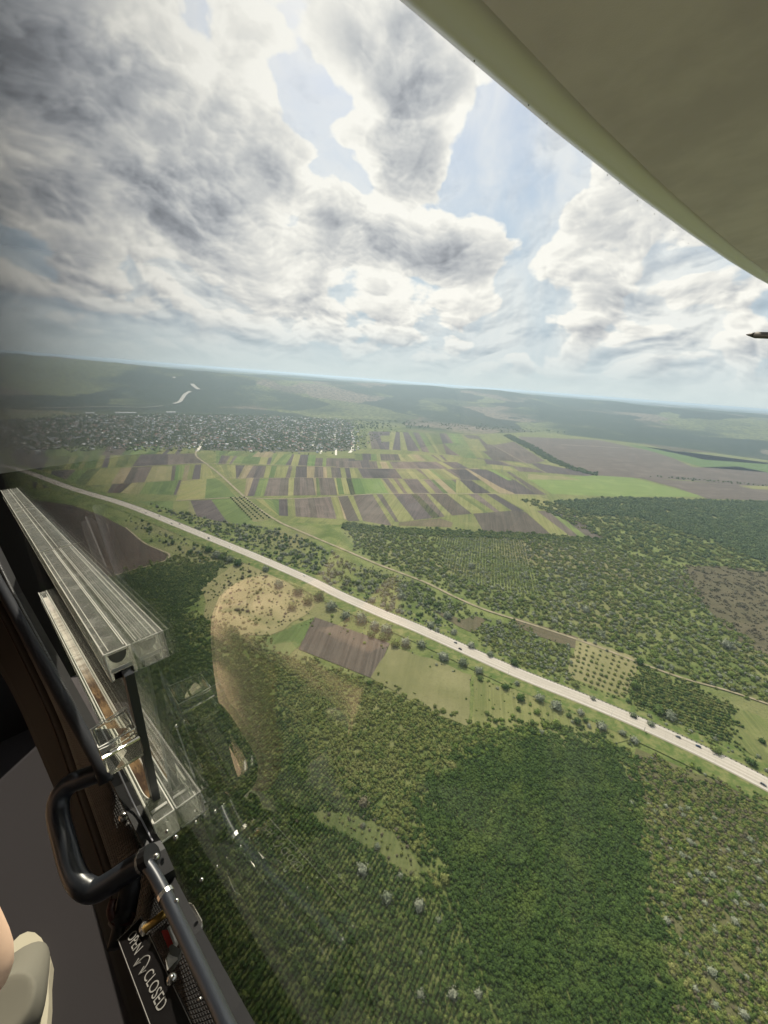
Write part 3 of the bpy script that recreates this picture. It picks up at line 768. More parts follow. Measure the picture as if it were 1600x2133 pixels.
NEAR = []


def pick_near(X, Y, n_, where):
    """the trees that show largest inside the frame become objects of their own"""
    P = np.stack([X, Y, np.full(len(X), Z0)], 1); zc = P @ fw; px = 800 + F * (P @ rt) / zc; py = 1066.5 - F * (P @ up) / zc
    vis = (zc > 0) & (px > 480) & (px < 1600) & (py < 2140); size = np.where(vis, 1 / np.linalg.norm(P, axis=1), 0)
    order = np.argsort(-size)[:n_]; NEAR.append((X[order], Y[order], where)); keep = np.ones(len(X), bool); keep[order] = False
    return X[keep], Y[keep]


CLEARING_STREAK = [(640, 1690), (700, 1690), (790, 1715), (850, 1760), (905, 1850), (850, 1825), (760, 1760), (680, 1720)]
TRACK = [(470, 1520), (560, 1535), (650, 1560), (760, 1650), (860, 1760), (940, 1880), (1000, 2000), (1080, 2300), (1072, 2300), (994, 2003), (935, 1883), (854, 1763), (745, 1660), (640, 1572), (560, 1546), (470, 1530)]
X, Y = sample(CLEARING_STREAK, 3.2, keep=.6)
scatter('thicket', X, Y, .6, 1.5, 'olive+brown', 'sparse low bushes over the thin clearing')
LANE = [(860, 1650), (880, 1700), (900, 1830), (930, 1830), (895, 1700), (872, 1650)]
X, Y = sample([(868, 1700), (860, 1655), (900, 1610), (980, 1560), (1090, 1520), (1180, 1522), (1290, 1552), (1330, 1620), (1345, 1800), (1400, 2000), (1500, 2400), (1060, 2400), (930, 1900)], 1.55, holes=[TRACK], fray_=13, jitter=.5)
X, Y = pick_near(X, Y, 150, 'in the dark wood right of the ditch line')
scatter('woodland', X, Y, .75, 1.7, 'dark', 'dense dark green young wood in the near valley')
X, Y = sample([(60, 1225), (246, 1200), (345, 1178), (470, 1172), (420, 1230), (388, 1275), (400, 1340), (470, 1370), (550, 1395), (600, 1500), (640, 1560), (700, 1600), (800, 1700), (905, 1870), (990, 2020), (1060, 2400), (-100, 2400), (-300, 1600)], 0,
              rows=(3.0, 1.45, -.50), holes=[CLEARING_STREAK])
X, Y = pick_near(X, Y, 140, 'in the planted rows left of the ditch line')
scatter('woodland', X, Y, .8, 1.7, 'dark+dark+mid', 'dark green wood planted in rows down the near slope')
X, Y = sample([(545, 1385), (620, 1370), (770, 1418), (975, 1514), (1090, 1520), (980, 1560), (900, 1610), (860, 1655), (868, 1700), (905, 1870), (800, 1740), (700, 1620), (640, 1560), (600, 1500)], 2.0, holes=[CLEARING_STREAK], clump=.05, clump_s=30)
scatter('thicket', X, Y, .8, 1.9, 'olive+olive+mid', 'olive green thicket beside the pale meadow')
X, Y = sample([(1300, 1560), (1600, 1672), (1800, 1760), (1800, 2400), (1500, 2400), (1400, 2000), (1345, 1800), (1330, 1620)], 1.75, clump=.05, clump_s=26)
scatter('undergrowth', X, Y, .7, 1.7, 'brown+olive+mid+olive+dark', 'low brown and green bushes under the silvery ones')
X, Y = sample([(720, 1100), (830, 1108), (1000, 1114), (1260, 1127), (1300, 1150), (1420, 1182), (1480, 1275), (1600, 1364), (1800, 1430), (1800, 1530), (1600, 1462), (1512, 1433), (1425, 1408), (1337, 1377), (1259, 1346), (1171, 1315), (1084, 1287), (1009, 1262), (950, 1236), (889, 1207), (840, 1188), (787, 1168), (740, 1140)], 3.5,
              clump=.34, clump_s=38, holes=[[(900, 1118), (1090, 1122), (1130, 1250), (940, 1200)]])
scatter('woodland', X, Y, 1.4, 3.3, 'mid+olive+mid+olive+silver+fresh', 'mixed scrubby wood above the dirt track')
X, Y = sample([(900, 1118), (1090, 1122), (1130, 1250), (940, 1200)], 0, rows=(5.6, 2.6, -.22), keep=.85)
scatter('plantation', X, Y, 1.2, 2.4, 'mid+olive+silver', 'thin plantation set in long rows')
X, Y = sample([(1330, 1385), (1440, 1425), (1530, 1475), (1530, 1560), (1300, 1465), (1315, 1420)], 0, rows=(5.2, 2.0, 1.12))
scatter('plantation', X, Y, 1.1, 2.0, 'mid+dark+olive', 'dense green hedge rows right of the orchard')
X, Y = sample([(760, 1180), (880, 1220), (1000, 1280), (960, 1292), (900, 1268), (800, 1225)], 4.2, clump=.2)
scatter('thicket', X, Y, 1.2, 2.8, 'mid+silver+mid', 'grey green thicket between the track and the motorway')
X, Y = sample([(1000, 1300), (1070, 1295), (1130, 1332), (1195, 1350), (1180, 1425), (1060, 1378), (985, 1335)], 3.2, clump=.12)
scatter('thicket', X, Y, 1.1, 2.4, 'mid+silver+olive', 'speckled thicket left of the orchard')
X, Y = sample([(1150, 1046), (1300, 1037), (1600, 1047), (2000, 1060), (2000, 1300), (1640, 1190), (1480, 1128), (1330, 1078), (1230, 1072)], 5.5, clump=.05, clump_s=120)
scatter('forest', X, Y, 3.2, 5.6, 'blue', 'bluish green forest beyond the fields on the right')
X, Y = sample([(1080, 1040), (1150, 1046), (1250, 1075), (1330, 1080), (1480, 1130), (1640, 1190), (1640, 1196), (1425, 1176), (1300, 1150), (1260, 1122)], 5.5, clump=.3, clump_s=70)
scatter('thicket', X, Y, 2.0, 4.4, 'mid+olive+blue', 'open scrub climbing towards the bluish forest')
X, Y = sample([(720, 1090), (830, 1100), (950, 1106), (1100, 1112), (1260, 1124), (1262, 1132), (1100, 1124), (950, 1118), (830, 1112), (715, 1102)], 3.6)
scatter('treeline', X, Y, 1.8, 3.4, 'dark+mid', 'dark belt of trees along the lower edge of the strips')
X, Y = sample([(1425, 1175), (1640, 1195), (1800, 1240), (1800, 1420), (1600, 1362), (1530, 1330), (1480, 1270), (1400, 1210)], 4.0, clump=.45, clump_s=50)
scatter('heath_brush', X, Y, .8, 2.2, 'brown', 'sparse brown brush on the purplish heath')
o_ = bpy.data.objects['heath_brush']; o_.name = 'undergrowth'
X, Y = sample([(310, 1050), (430, 1082), (560, 1100), (640, 1125), (760, 1185), (880, 1235), (950, 1295), (940, 1335), (640, 1200), (420, 1105)], 5.4, clump=.34, clump_s=45, road=13)
scatter('scrub', X, Y, 1.3, 3.8, 'silver+mid+silver+dark', 'silvery scrub along the upper side of the motorway')
X, Y = sample([(255, 1070), (505, 1170), (470, 1176), (350, 1150), (300, 1120)], 9, clump=.3, clump_s=45, road=14)
scatter('scrub', X, Y, 1.4, 3.6, 'mid+silver+dark', 'bushes between the motorway and the reddish field')
X, Y = sample([(505, 1172), (650, 1262), (600, 1300), (560, 1320), (430, 1290), (440, 1220)], 6, clump=.35, clump_s=30)
scatter('scrub', X, Y, .8, 2.4, 'brown+olive+mid', 'sparse bushes on the dry slope below the motorway')
X, Y = sample([(600, 1250), (670, 1270), (830, 1335), (960, 1390), (1150, 1470), (1330, 1545), (1620, 1665), (1620, 1700), (1290, 1570), (1000, 1420), (800, 1350), (620, 1300)], 7, clump=.5, clump_s=40, road=14)
scatter('scrub', X, Y, .9, 2.2, 'mid+fresh+silver', 'small bushes in the grass below the motorway')
X, Y = sample([(990, 1408), (1200, 1490), (1330, 1545), (1250, 1550), (1090, 1565), (975, 1508)], 6, clump=.55, clump_s=22)
scatter('scrub', X, Y, .6, 1.6, 'fresh+mid', 'bright green bushes dotted over the yellow green meadow')
X, Y = sample([(1180, 1430), (1300, 1475), (1530, 1580), (1800, 1700), (1800, 1640), (1600, 1600), (1530, 1545), (1300, 1462)], 6, clump=.42, clump_s=40, road=14)
scatter('scrub', X, Y, 1.0, 2.4, 'mid+silver', 'bushes along the upper side of the motorway on the right')
X, Y = sample([(388, 1275), (430, 1285), (520, 1322), (560, 1325), (548, 1352), (622, 1372), (560, 1395), (470, 1372), (395, 1342)], 2.3, clump=.1)
scatter('thicket', X, Y, .8, 2.0, 'mid+dark+olive', 'green thicket wrapped round the dry slope')
X, Y = sample([(240, 1195), (345, 1165), (400, 1150), (470, 1172), (430, 1205), (300, 1200)], 3.0, clump=.3)
scatter('thicket', X, Y, .9, 2.2, 'mid+olive', 'loose thicket between the reddish field and the dark wood')
# edge of the wood where it frays into the meadow
X, Y = sample([(975, 1508), (1090, 1500), (1180, 1512), (1290, 1545), (1290, 1556), (1180, 1540), (1090, 1545), (980, 1570), (940, 1530)], 3.4, keep=.7)
scatter('thicket', X, Y, 1.0, 2.6, 'fresh+mid', 'fresh green edge of the dark wood')
# far valley
X, Y = sample([(-200, 905), (150, 868), (380, 866), (640, 868), (725, 872), (742, 905), (735, 936), (640, 940), (420, 934), (100, 936), (-200, 940)], 25, jitter=.5, road=0, fray_=75, clump=.25, clump_s=260)
VX, VY = X.copy(), Y.copy()
X, Y = sample([(-200, 905), (150, 866), (380, 864), (640, 866), (725, 870), (735, 905), (730, 930), (640, 936), (420, 932), (100, 934), (-200, 938)], 9.5, road=0, keep=.85, fray_=90)
scatter('village_trees_foliage', X, Y, 2.2, 4.8, 'blue+mid', 'dark garden trees massed between the village roofs')
X, Y = sample([(700, 872), (800, 880), (830, 895), (760, 930), (735, 940), (640, 946), (640, 936)], 26, keep=.4, road=0, fray_=60)
scatter('treeline', X, Y, 2.5, 5, 'blue+mid', 'loose garden trees fading out at the village edge')
X, Y = sample([(740, 872), (1000, 880), (1300, 890), (1800, 960), (1800, 985), (1350, 905), (1050, 900), (900, 893), (742, 893)], 42, clump=.35, clump_s=500, road=0)
scatter('treeline', X, Y, 4, 8, 'blue', 'scattered trees along the far valley floor')
X, Y = sample([(1095, 910), (1025, 905), (1120, 960), (1170, 978), (1255, 990), (1250, 984), (1180, 968), (1130, 950)][:8], 9, keep=.8, road=0)
X, Y = sample([(1060, 905), (1110, 928), (1155, 955), (1200, 975), (1245, 987), (1243, 991), (1195, 981), (1145, 962), (1100, 935), (1050, 908)], 9, keep=.8, road=0)
scatter('treeline', X, Y, 3, 6, 'blue', 'hedge line bordering the huge brown field')
X, Y = sample([(1350, 990), (1450, 998), (1600, 1010), (1600, 1013), (1450, 1002), (1350, 993)], 14, keep=.5, road=0)
scatter('treeline', X, Y, 2.5, 5, 'blue', 'thin broken hedge across the far brown fields')
# ------------------------------------------------------------------ single trees and bushes


def depth_of(P): return P.dot(Vector(fw))


_trunk = {}


def trunk_mesh(k):
    if k not in _trunk:
        bm = bmesh.new(); r_ = random.Random(k)
        tube(bm, [(0, 0, -.1), (.02, 0, .45), (r_.uniform(-.06, .06), r_.uniform(-.05, .05), .9)], [.07, .055, .035], 6)
        for i in range(4):
            a = i * 1.6 + r_.uniform(0, .5)
            tube(bm, [(0, 0, .4 + .08 * i), (.25 * math.cos(a), .25 * math.sin(a), .62 + .06 * i), (.42 * math.cos(a), .42 * math.sin(a), .85 + .05 * i)], [.035, .022, .01], 5)
        me = bpy.data.meshes.new('trunk'); bm.to_mesh(me); bm.free(); me.materials.append(bark); _trunk[k] = me
    return _trunk[k]


def tree_at(name, P, r, key, label, cat='tree', group=None, tall=1.0):
    root = empty(name, P); tag(root, label, cat, group)
    root.scale = (r, r, r * tall); root.rotation_euler = (0, 0, rnd.uniform(0, 6.28))
    t = bpy.data.objects.new('trunk', trunk_mesh(rnd.randrange(3))); COL.objects.link(t); t.parent = root
    c = bpy.data.objects.new('crown', rnd.choice(CROWN[key])); COL.objects.link(c); c.parent = root
    return root


def tree_px(name, x, y, px, key, label, **k):
    P = G(x, y, .4); r = px / 2 * depth_of(P) / F
    P = G(x, y + px * .3, .4)
    return tree_at(name, P, r, key, label, **k)


def c7(x, y): return 900 + x / 2.2857, 1050 + y / 2.2857
def c6(x, y): return 300 + x / 2.4615, 1000 + y / 2.4615
def c3(x, y): return 300 + x / 2.2857, 1450 + y / 2.2857


KW = {'silver': 'silvery grey', 'dark': 'dark green', 'mid': 'mid green', 'fresh': 'yellow green', 'olive': 'olive green', 'brown': 'brownish'}
TR = [  # crop fn, x, y, size in crop px, foliage, where
    (c7, 55, 725, 44, 'silver', 'alone just below the motorway, left of the dark pair'), (c7, 145, 748, 48, 'silver', 'below the motorway above the pale meadow corner'), (c7, 222, 788, 44, 'silver', 'below the motorway where the pale meadow ends'),
    (c7, 228, 828, 30, 'mid', 'touching the silvery tree at the pale meadow end'), (c7, 348, 866, 38, 'dark', 'next to the bare white pole below the motorway'), (c7, 404, 850, 30, 'silver', 'right of the bare white pole below the motorway'),
    (c7, 420, 915, 50, 'dark', 'largest dark crown below the motorway, throwing a round shadow'), (c7, 510, 918, 48, 'silver', 'between the largest dark crown and the double silvery crown'), (c7, 590, 952, 60, 'silver', 'broadest silvery crown below the motorway'),
    (c7, 650, 1002, 28, 'mid', 'small round one right of the broadest silvery crown'), (c7, 690, 1030, 40, 'dark', 'darker left one of the joined pair in the ditch'), (c7, 730, 1026, 30, 'dark', 'right one of the joined pair in the ditch'),
    (c7, 706, 988, 38, 'silver', 'right at the motorway shoulder above the joined pair'), (c7, 805, 1050, 52, 'silver', 'wide crown beside the second white pole'), (c7, 905, 1085, 34, 'silver', 'small crown between the second white pole and the sign'),
    (c7, 960, 1118, 42, 'silver', 'compact crown below the dark car and the sign'), (c7, 500, 985, 34, 'fresh', 'in the yellow green meadow below the broadest silvery crown'), (c7, 592, 1040, 46, 'fresh', 'brightest crown at the fringe of the dark wood'),
    (c7, 410, 972, 26, 'mid', 'small, in the meadow under the largest dark crown'), (c7, 262, 992, 26, 'mid', 'small, alone in the middle of the yellow green meadow'), (c7, 480, 1082, 36, 'dark', 'in the knot of bushes at the wood fringe'),
    (c7, 420, 1098, 30, 'mid', 'left of the knot of bushes at the wood fringe'), (c7, 520, 1084, 30, 'silver', 'pale one in the knot of bushes at the wood fringe'), (c7, 476, 1036, 32, 'mid', 'above the knot of bushes at the wood fringe'),
    (c7, 108, 1046, 22, 'dark', 'tiny, on the pale meadow near the olive thicket'), (c7, 338, 1100, 24, 'dark', 'tiny, between meadow and wood fringe'),
    (c7, 186, 668, 38, 'silver', 'above the motorway, beside the silvery thicket'), (c7, 100, 608, 30, 'silver', 'above the motorway near the small brown plot'), (c7, 276, 712, 34, 'silver', 'above the motorway below the speckled thicket'),
    (c7, 390, 752, 42, 'dark', 'upright dark one above the motorway kerb'), (c7, 682, 852, 42, 'mid', 'between the motorway and the lower left orchard corner'), (c7, 765, 922, 26, 'silver', 'on the motorway kerb below the orchard'),
    (c7, 957, 1002, 34, 'silver', 'upright one on the kerb beside the dark car'), (c7, 965, 860, 50, 'dark', 'big dark one at the right orchard corner'), (c7, 1040, 1042, 34, 'silver', 'on the kerb right of the dark car'),
    (c7, 1075, 975, 58, 'dark', 'big one under the hedge rows, right of the orchard'), (c7, 1132, 1002, 62, 'silver', 'widest one under the hedge rows'), (c7, 1350, 1166, 50, 'mid', 'beside the plain meadow corner'),
    (c7, 1520, 1226, 48, 'dark', 'near the right end above the motorway'), (c7, 1500, 1215, 30, 'mid', 'small neighbour of the dark one near the right end'), (c7, 1570, 1125, 34, 'dark', 'alone in the plain meadow'), (c7, 935, 936, 26, 'dark', 'under the orchard, towards the kerb'),
    (c7, 185, 290, 36, 'silver', 'lone pale crown above the dirt track on the left'), (c7, 805, 615, 44, 'silver', 'pale crown on the dirt track above the orchard'), (c7, 1400, 665, 58, 'silver', 'big pale crown on the edge of the heath'), (c7, 985, 745, 44, 'dark', 'at the upper right orchard corner'),
    (c7, 1060, 715, 40, 'fresh', 'light green one where the hedge rows begin'), (c7, 610, 310, 34, 'silver', 'pale one high in the mixed wood'), (c7, 720, 385, 34, 'silver', 'second pale one in the mixed wood'), (c7, 730, 500, 40, 'silver', 'third pale one in the mixed wood'),
    (c6, 330, 352, 46, 'dark', 'above the reddish field corner, leftmost of the dark bunch'), (c6, 372, 378, 50, 'silver', 'second of the dark bunch above the field corner'), (c6, 402, 392, 46, 'dark', 'third of the dark bunch above the field corner'), (c6, 442, 402, 44, 'silver', 'fourth of the dark bunch, below the motorway'),
    (c6, 480, 422, 48, 'dark', 'last of the dark bunch, at the wood tip'), (c6, 238, 366, 30, 'dark', 'lone one on the dry grass above the wood'), (c6, 690, 530, 54, 'silver', 'above the dry slope, just under the motorway'), (c6, 792, 566, 56, 'dark', 'broad one under the motorway beside the short access track'),
    (c6, 625, 452, 40, 'silver', 'straddling the motorway shoulder above the dry slope'), (c6, 900, 588, 58, 'dark', 'below the motorway where the access track meets it'), (c6, 958, 640, 62, 'silver', 'above the ploughed rectangle, first of the row'), (c6, 1035, 690, 54, 'silver', 'above the ploughed rectangle, second of the row'),
    (c6, 1112, 702, 66, 'silver', 'above the ploughed rectangle, third and palest of the row'), (c6, 1182, 742, 58, 'silver', 'above the ploughed rectangle, fourth of the row'), (c6, 1240, 762, 70, 'silver', 'above the ploughed rectangle, widest of the row'), (c6, 1340, 826, 56, 'silver', 'right of the ploughed rectangle, first'),
    (c6, 1420, 836, 50, 'silver', 'right of the ploughed rectangle, second'), (c6, 1535, 900, 54, 'silver', 'right of the ploughed rectangle, third'), (c6, 1156, 1036, 36, 'dark', 'at the lowest corner of the ploughed rectangle'), (c6, 1286, 832, 50, 'fresh', 'light green one touching the ploughed rectangle'),
    (c6, 1166, 786, 46, 'mid', 'leaning over the upper edge of the ploughed rectangle'), (c6, 1225, 800, 48, 'mid', 'on the upper right corner of the ploughed rectangle'), (c6, 1170, 612, 36, 'silver', 'above the motorway opposite the ploughed rectangle'), (c6, 1110, 552, 40, 'silver', 'on the slope between track and motorway'),
    (c6, 1030, 550, 30, 'mid', 'small one on the slope between track and motorway'), (c6, 1470, 740, 42, 'silver', 'above the motorway beside the small brown plot'), (c6, 1560, 690, 46, 'silver', 'in the silvery thicket beside the small brown plot'), (c6, 840, 610, 60, 'olive', 'in the olive bushes above the ploughed rectangle'),
    (c6, 760, 640, 54, 'olive', 'on the dry slope left of the olive bushes'), (c6, 1590, 775, 30, 'silver', 'small one on the kerb above the motorway'),
    (c3, 1040, 820, 62, 'silver', 'biggest of those standing out of the dark planted rows'), (c3, 1155, 950, 60, 'silver', 'below the biggest one in the planted rows'), (c3, 1310, 990, 56, 'silver', 'near the tip of the dry clearing'), (c3, 1220, 852, 34, 'silver', 'inside the dry clearing, low'),
    (c3, 1110, 712, 34, 'silver', 'inside the dry clearing, in the middle'), (c3, 1045, 497, 56, 'brown', 'greyish one above the dry clearing'), (c3, 930, 856, 26, 'silver', 'small one left of the biggest in the planted rows'), (c3, 1045, 612, 26, 'silver', 'small one in the upper dry clearing'),
    (c3, 1316, 1418, 44, 'silver', 'in the lowest planted rows, left'), (c3, 1470, 1412, 52, 'silver', 'in the lowest planted rows, middle'), (c3, 1592, 1412, 44, 'silver', 'in the lowest planted rows, right'), (c3, 1402, 1062, 34, 'silver', 'right of the ditch line in the dark wood'), (c3, 1316, 1222, 26, 'silver', 'small one low in the planted rows'),
    (c3, 1430, 862, 52, 'olive', 'at the tip where the clearing meets the dark wood'), (c3, 1390, 890, 40, 'olive', 'just under the tip of the dry clearing'),
]
for fn, x, y, s, k, where in TR:
    px_, py_ = fn(x, y); sc_ = 2.2857 if fn is not c6 else 2.4615
    tree_px('tree' if s > 30 else 'bush', px_, py_, s / sc_ * .98, k, '%s %s %s' % (KW[k], 'tree' if s > 30 else 'bush', where), cat='tree' if s > 30 else 'bush', group='trees along the motorway' if fn is not c3 else 'pale bushes in the young wood')
# two orchards, every tree its own
A, B_, C_, D_ = (1207, 1340), (1328, 1380), (1294, 1462), (1188, 1418)
gA, gB, gC, gD = [G(*p, .4) for p in (A, B_, C_, D_)]
for i in range(9):
    for j in range(9):
        if rnd.random() < .12: continue
        u, v = (i + .3) / 8.6, (j + .3) / 8.6
        P = (gA.lerp(gB, u)).lerp(gD.lerp(gC, u), v) + Vector((rnd.uniform(-.8, .8), rnd.uniform(-.8, .8), 0))
        tree_at('orchard_tree', P, rnd.uniform(1.6, 2.6), 'olive' if rnd.random() < .6 else 'mid', 'round fruit tree in the square orchard above the motorway', group='fruit trees of the square orchard')
c2 = lambda x, y: (450 + x / 5.333, 920 + y / 5.333)
for i in range(4):
    t0, t1 = c2(165 + i * 46, 625 - i * 4), c2(415 + i * 62, 885 - i * 10)
    g0, g1 = G(*t0, .4), G(*t1, .4)
    for j in range(13):
        P = g0.lerp(g1, (j + .2 * i) / 13)
        tree_at('orchard_tree', P, rnd.uniform(2.2, 2.9), 'dark', 'dark fruit tree in the long rows beside the dirt track', group='dark fruit trees beside the dirt track')
# silvery bushes on the heath below the motorway
X, Y = sample([(1300, 1562), (1600, 1676), (1790, 1756), (1790, 2230), (1500, 2230), (1400, 2000), (1345, 1800), (1330, 1620)], 7.2, road=13)
order = np.argsort(np.hypot(X, Y))[:300]
for i in order:
    k = rnd.choice(['silver', 'silver', 'olive', 'olive', 'mid', 'fresh'])
    far_ = Y[i] > .9 * H; k = k
    tree_at('bush', Vector((X[i], Y[i], Z0 + .4)), rnd.uniform(1.2, 3.1), k, '%s bush on the %s part of the brown heath right of the dark wood' % (KW[k], 'upper' if far_ else 'lower'), cat='bush', group='%s bushes on the %s heath' % (KW[k], 'upper' if far_ else 'lower'), tall=.8)

for X_, Y_, where in NEAR:
    for x, y in zip(X_, Y_):
        k = rnd.choice(['dark', 'dark', 'mid']); tree_at('young_tree', Vector((x, y, Z0 + .1)), rnd.uniform(.95, 1.7), k, '%s young tree %s' % (KW[k], where), group='%s young trees %s' % (KW[k], where))
X, Y = sample([(900, 1140), (1260, 1140), (1420, 1195), (1500, 1300), (1590, 1370), (1590, 1440), (1430, 1390), (1180, 1305), (1000, 1250)], 19, clump=.42, clump_s=110, keep=.8)
for x, y in list(zip(X, Y))[:160]:
    tree_at('pale_bush', Vector((x, y, Z0 + .4)), rnd.uniform(2.2, 4.2), 'silver', 'pale blossoming bush scattered in the mixed wood above the dirt track', cat='bush', group='pale bushes above the dirt track', tall=.85)
# ------------------------------------------------------------------ village
roofm = [mat('grey fibre roof', (.36, .36, .36), .8), mat('rust red roof', (.30, .16, .11), .8), mat('white metal roof', (.72, .72, .70), .5), mat('brown roof', (.22, .17, .13), .8)]
wallm = [mat('pale plaster', (.55, .52, .45), .9), mat('blue washed plaster', (.38, .46, .50), .9)]
KIND = ['grey', 'rust red', 'white', 'brown']


def house_mesh(k, wl):
    bm = bmesh.new(); a, b_, h_, r_ = 5.5, 4, 3, 2.4
    v = [bm.verts.new(p) for p in [(-a, -b_, 0), (a, -b_, 0), (a, b_, 0), (-a, b_, 0), (-a, -b_, h_), (a, -b_, h_), (a, b_, h_), (-a, b_, h_), (-a, 0, h_ + r_ - .1), (a, 0, h_ + r_ - .1)]]
    for f in ((0, 1, 5, 4), (1, 2, 6, 9, 5), (2, 3, 7, 6), (3, 0, 4, 8, 7)): bm.faces.new([v[i] for i in f]).material_index = 0
    e = .5; u = [bm.verts.new(p) for p in [(-a - e, -b_ - e, h_ - .3), (a + e, -b_ - e, h_ - .3), (a + e, 0, h_ + r_), (-a - e, 0, h_ + r_), (a + e, b_ + e, h_ - .3), (-a - e, b_ + e, h_ - .3)]]
    for f in ((0, 1, 2, 3), (3, 2, 4, 5)): bm.faces.new([u[i] for i in f]).material_index = 1
    for sx in (-2.2, 1.4):
        q = [bm.verts.new((sx + dx, -b_ - .03, z)) for dx, z in ((0, 1), (1.1, 1), (1.1, 2.2), (0, 2.2))]; bm.faces.new(q).material_index = 2
    q = bmesh.ops.create_cube(bm, size=1, matrix=Matrix.Translation((2.5, .6, h_ + r_ - .2)) @ Matrix.Diagonal((.7, .7, 1.6, 1)))
    me = bpy.data.meshes.new('house'); bm.to_mesh(me); bm.free()
    for m in (wallm[wl], roofm[k], mat('dark pane', (.05, .06, .07), .3)): me.materials.append(m)
    return me


HM = {(k, w_): house_mesh(k, w_) for k in range(4) for w_ in range(2)}
ordr = np.argsort(np.hypot(VX, VY)); rest = []
gx_edge = np.hypot(VX, VY)[ordr[:300]]
for n_, i in enumerate(ordr):
    k = rnd.choices(range(4), (5, 2.4, 1.2, 4))[0]; w_ = rnd.randrange(2); s = rnd.uniform(.65, 1.2)
    P = Vector((VX[i] + rnd.uniform(-3, 3), VY[i] + rnd.uniform(-3, 3), Z0 + 1.0)); rz = rnd.choice([.25, .25 + math.pi / 2]) + rnd.uniform(-.12, .12)
    if n_ < 300:
        o = bpy.data.objects.new('house', HM[k, w_]); COL.objects.link(o); o.location = P; o.rotation_euler.z = rz; o.scale = (s, s, s)
        side = 'left' if VX[i] / VY[i] < -.62 else 'middle' if VX[i] / VY[i] < -.36 else 'right'
        tag(o, '%s roofed %s house in the %s part of the village' % (KIND[k], ['cream', 'bluish'][w_], side), 'house', '%s roofed %s walled houses, %s of the village' % (KIND[k], ['cream', 'bluish'][w_], side))
    else: rest.append((P, rz, s, k, w_))
bm = bmesh.new()
for P, rz, s, k, w_ in rest:
    n0_ = len(bm.faces); tmp = bmesh.new(); tmp.from_mesh(HM[k, w_]); tmp.transform(Matrix.Translation(P) @ Matrix.Rotation(rz, 4, 'Z') @ Matrix.Diagonal((s, s, s, 1)))
    me_ = bpy.data.meshes.new('t'); tmp.to_mesh(me_); tmp.free(); bm.from_mesh(me_); bpy.data.meshes.remove(me_)
    bm.faces.ensure_lookup_table()
    for f in bm.faces[n0_:]:
        f.material_index = {0: w_, 1: 2 + k, 2: 6}[f.material_index]
me = bpy.data.meshes.new('far_village'); bm.to_mesh(me); bm.free()
tag(link('far_village_houses', me, wallm + roofm + [mat('dark window', (.05, .06, .07), .3)]), 'grey mass of village roofs further back among the trees', None, None, 'stuff')
# three long white sheds behind the village
shedw = mat('white shed roof', (.42, .42, .41), .6)
for (x, y, L_, lab) in ((262, 861, 120, 'longest white shed behind the village'), (188, 863, 45, 'short white shed left of the longest one'), (356, 861, 60, 'white shed right of the longest one')):
    P = surf(x, y, 0); bm = bmesh.new()
    pr = [(-9, 0), (9, 0), (9, 5), (0, 9), (-9, 5)]
    e0 = [bm.verts.new((-L_ / 2, a, z)) for a, z in pr]; e1 = [bm.verts.new((L_ / 2, a, z)) for a, z in pr]
    for i in range(5): bm.faces.new((e0[i], e0[(i + 1) % 5], e1[(i + 1) % 5], e1[i]))
    bm.faces.new(e0[::-1]); bm.faces.new(e1)
    o = bm_obj('white_shed', bm, shedw, loc=P); o.rotation_euler.z = .75; tag(o, lab, 'shed', 'white sheds behind the village')

# ------------------------------------------------------------------ motorway things
glassm = mat('car glass', (.02, .025, .03), .1, spec=.6); tyre = mat('tyre rubber', (.02, .02, .02), .9)
rail_m = mat('galvanised steel', (.33, .34, .34), .5, .6)


def nearest_road(x, y):
    P = G(x, y, 1.1); i = min(range(1, len(RC) - 1), key=lambda k: (RC[k] - P).length)
    t = (RC[i + 1] - RC[i - 1]).normalized(); return RC[i] + t * (P - RC[i]).dot(t), t


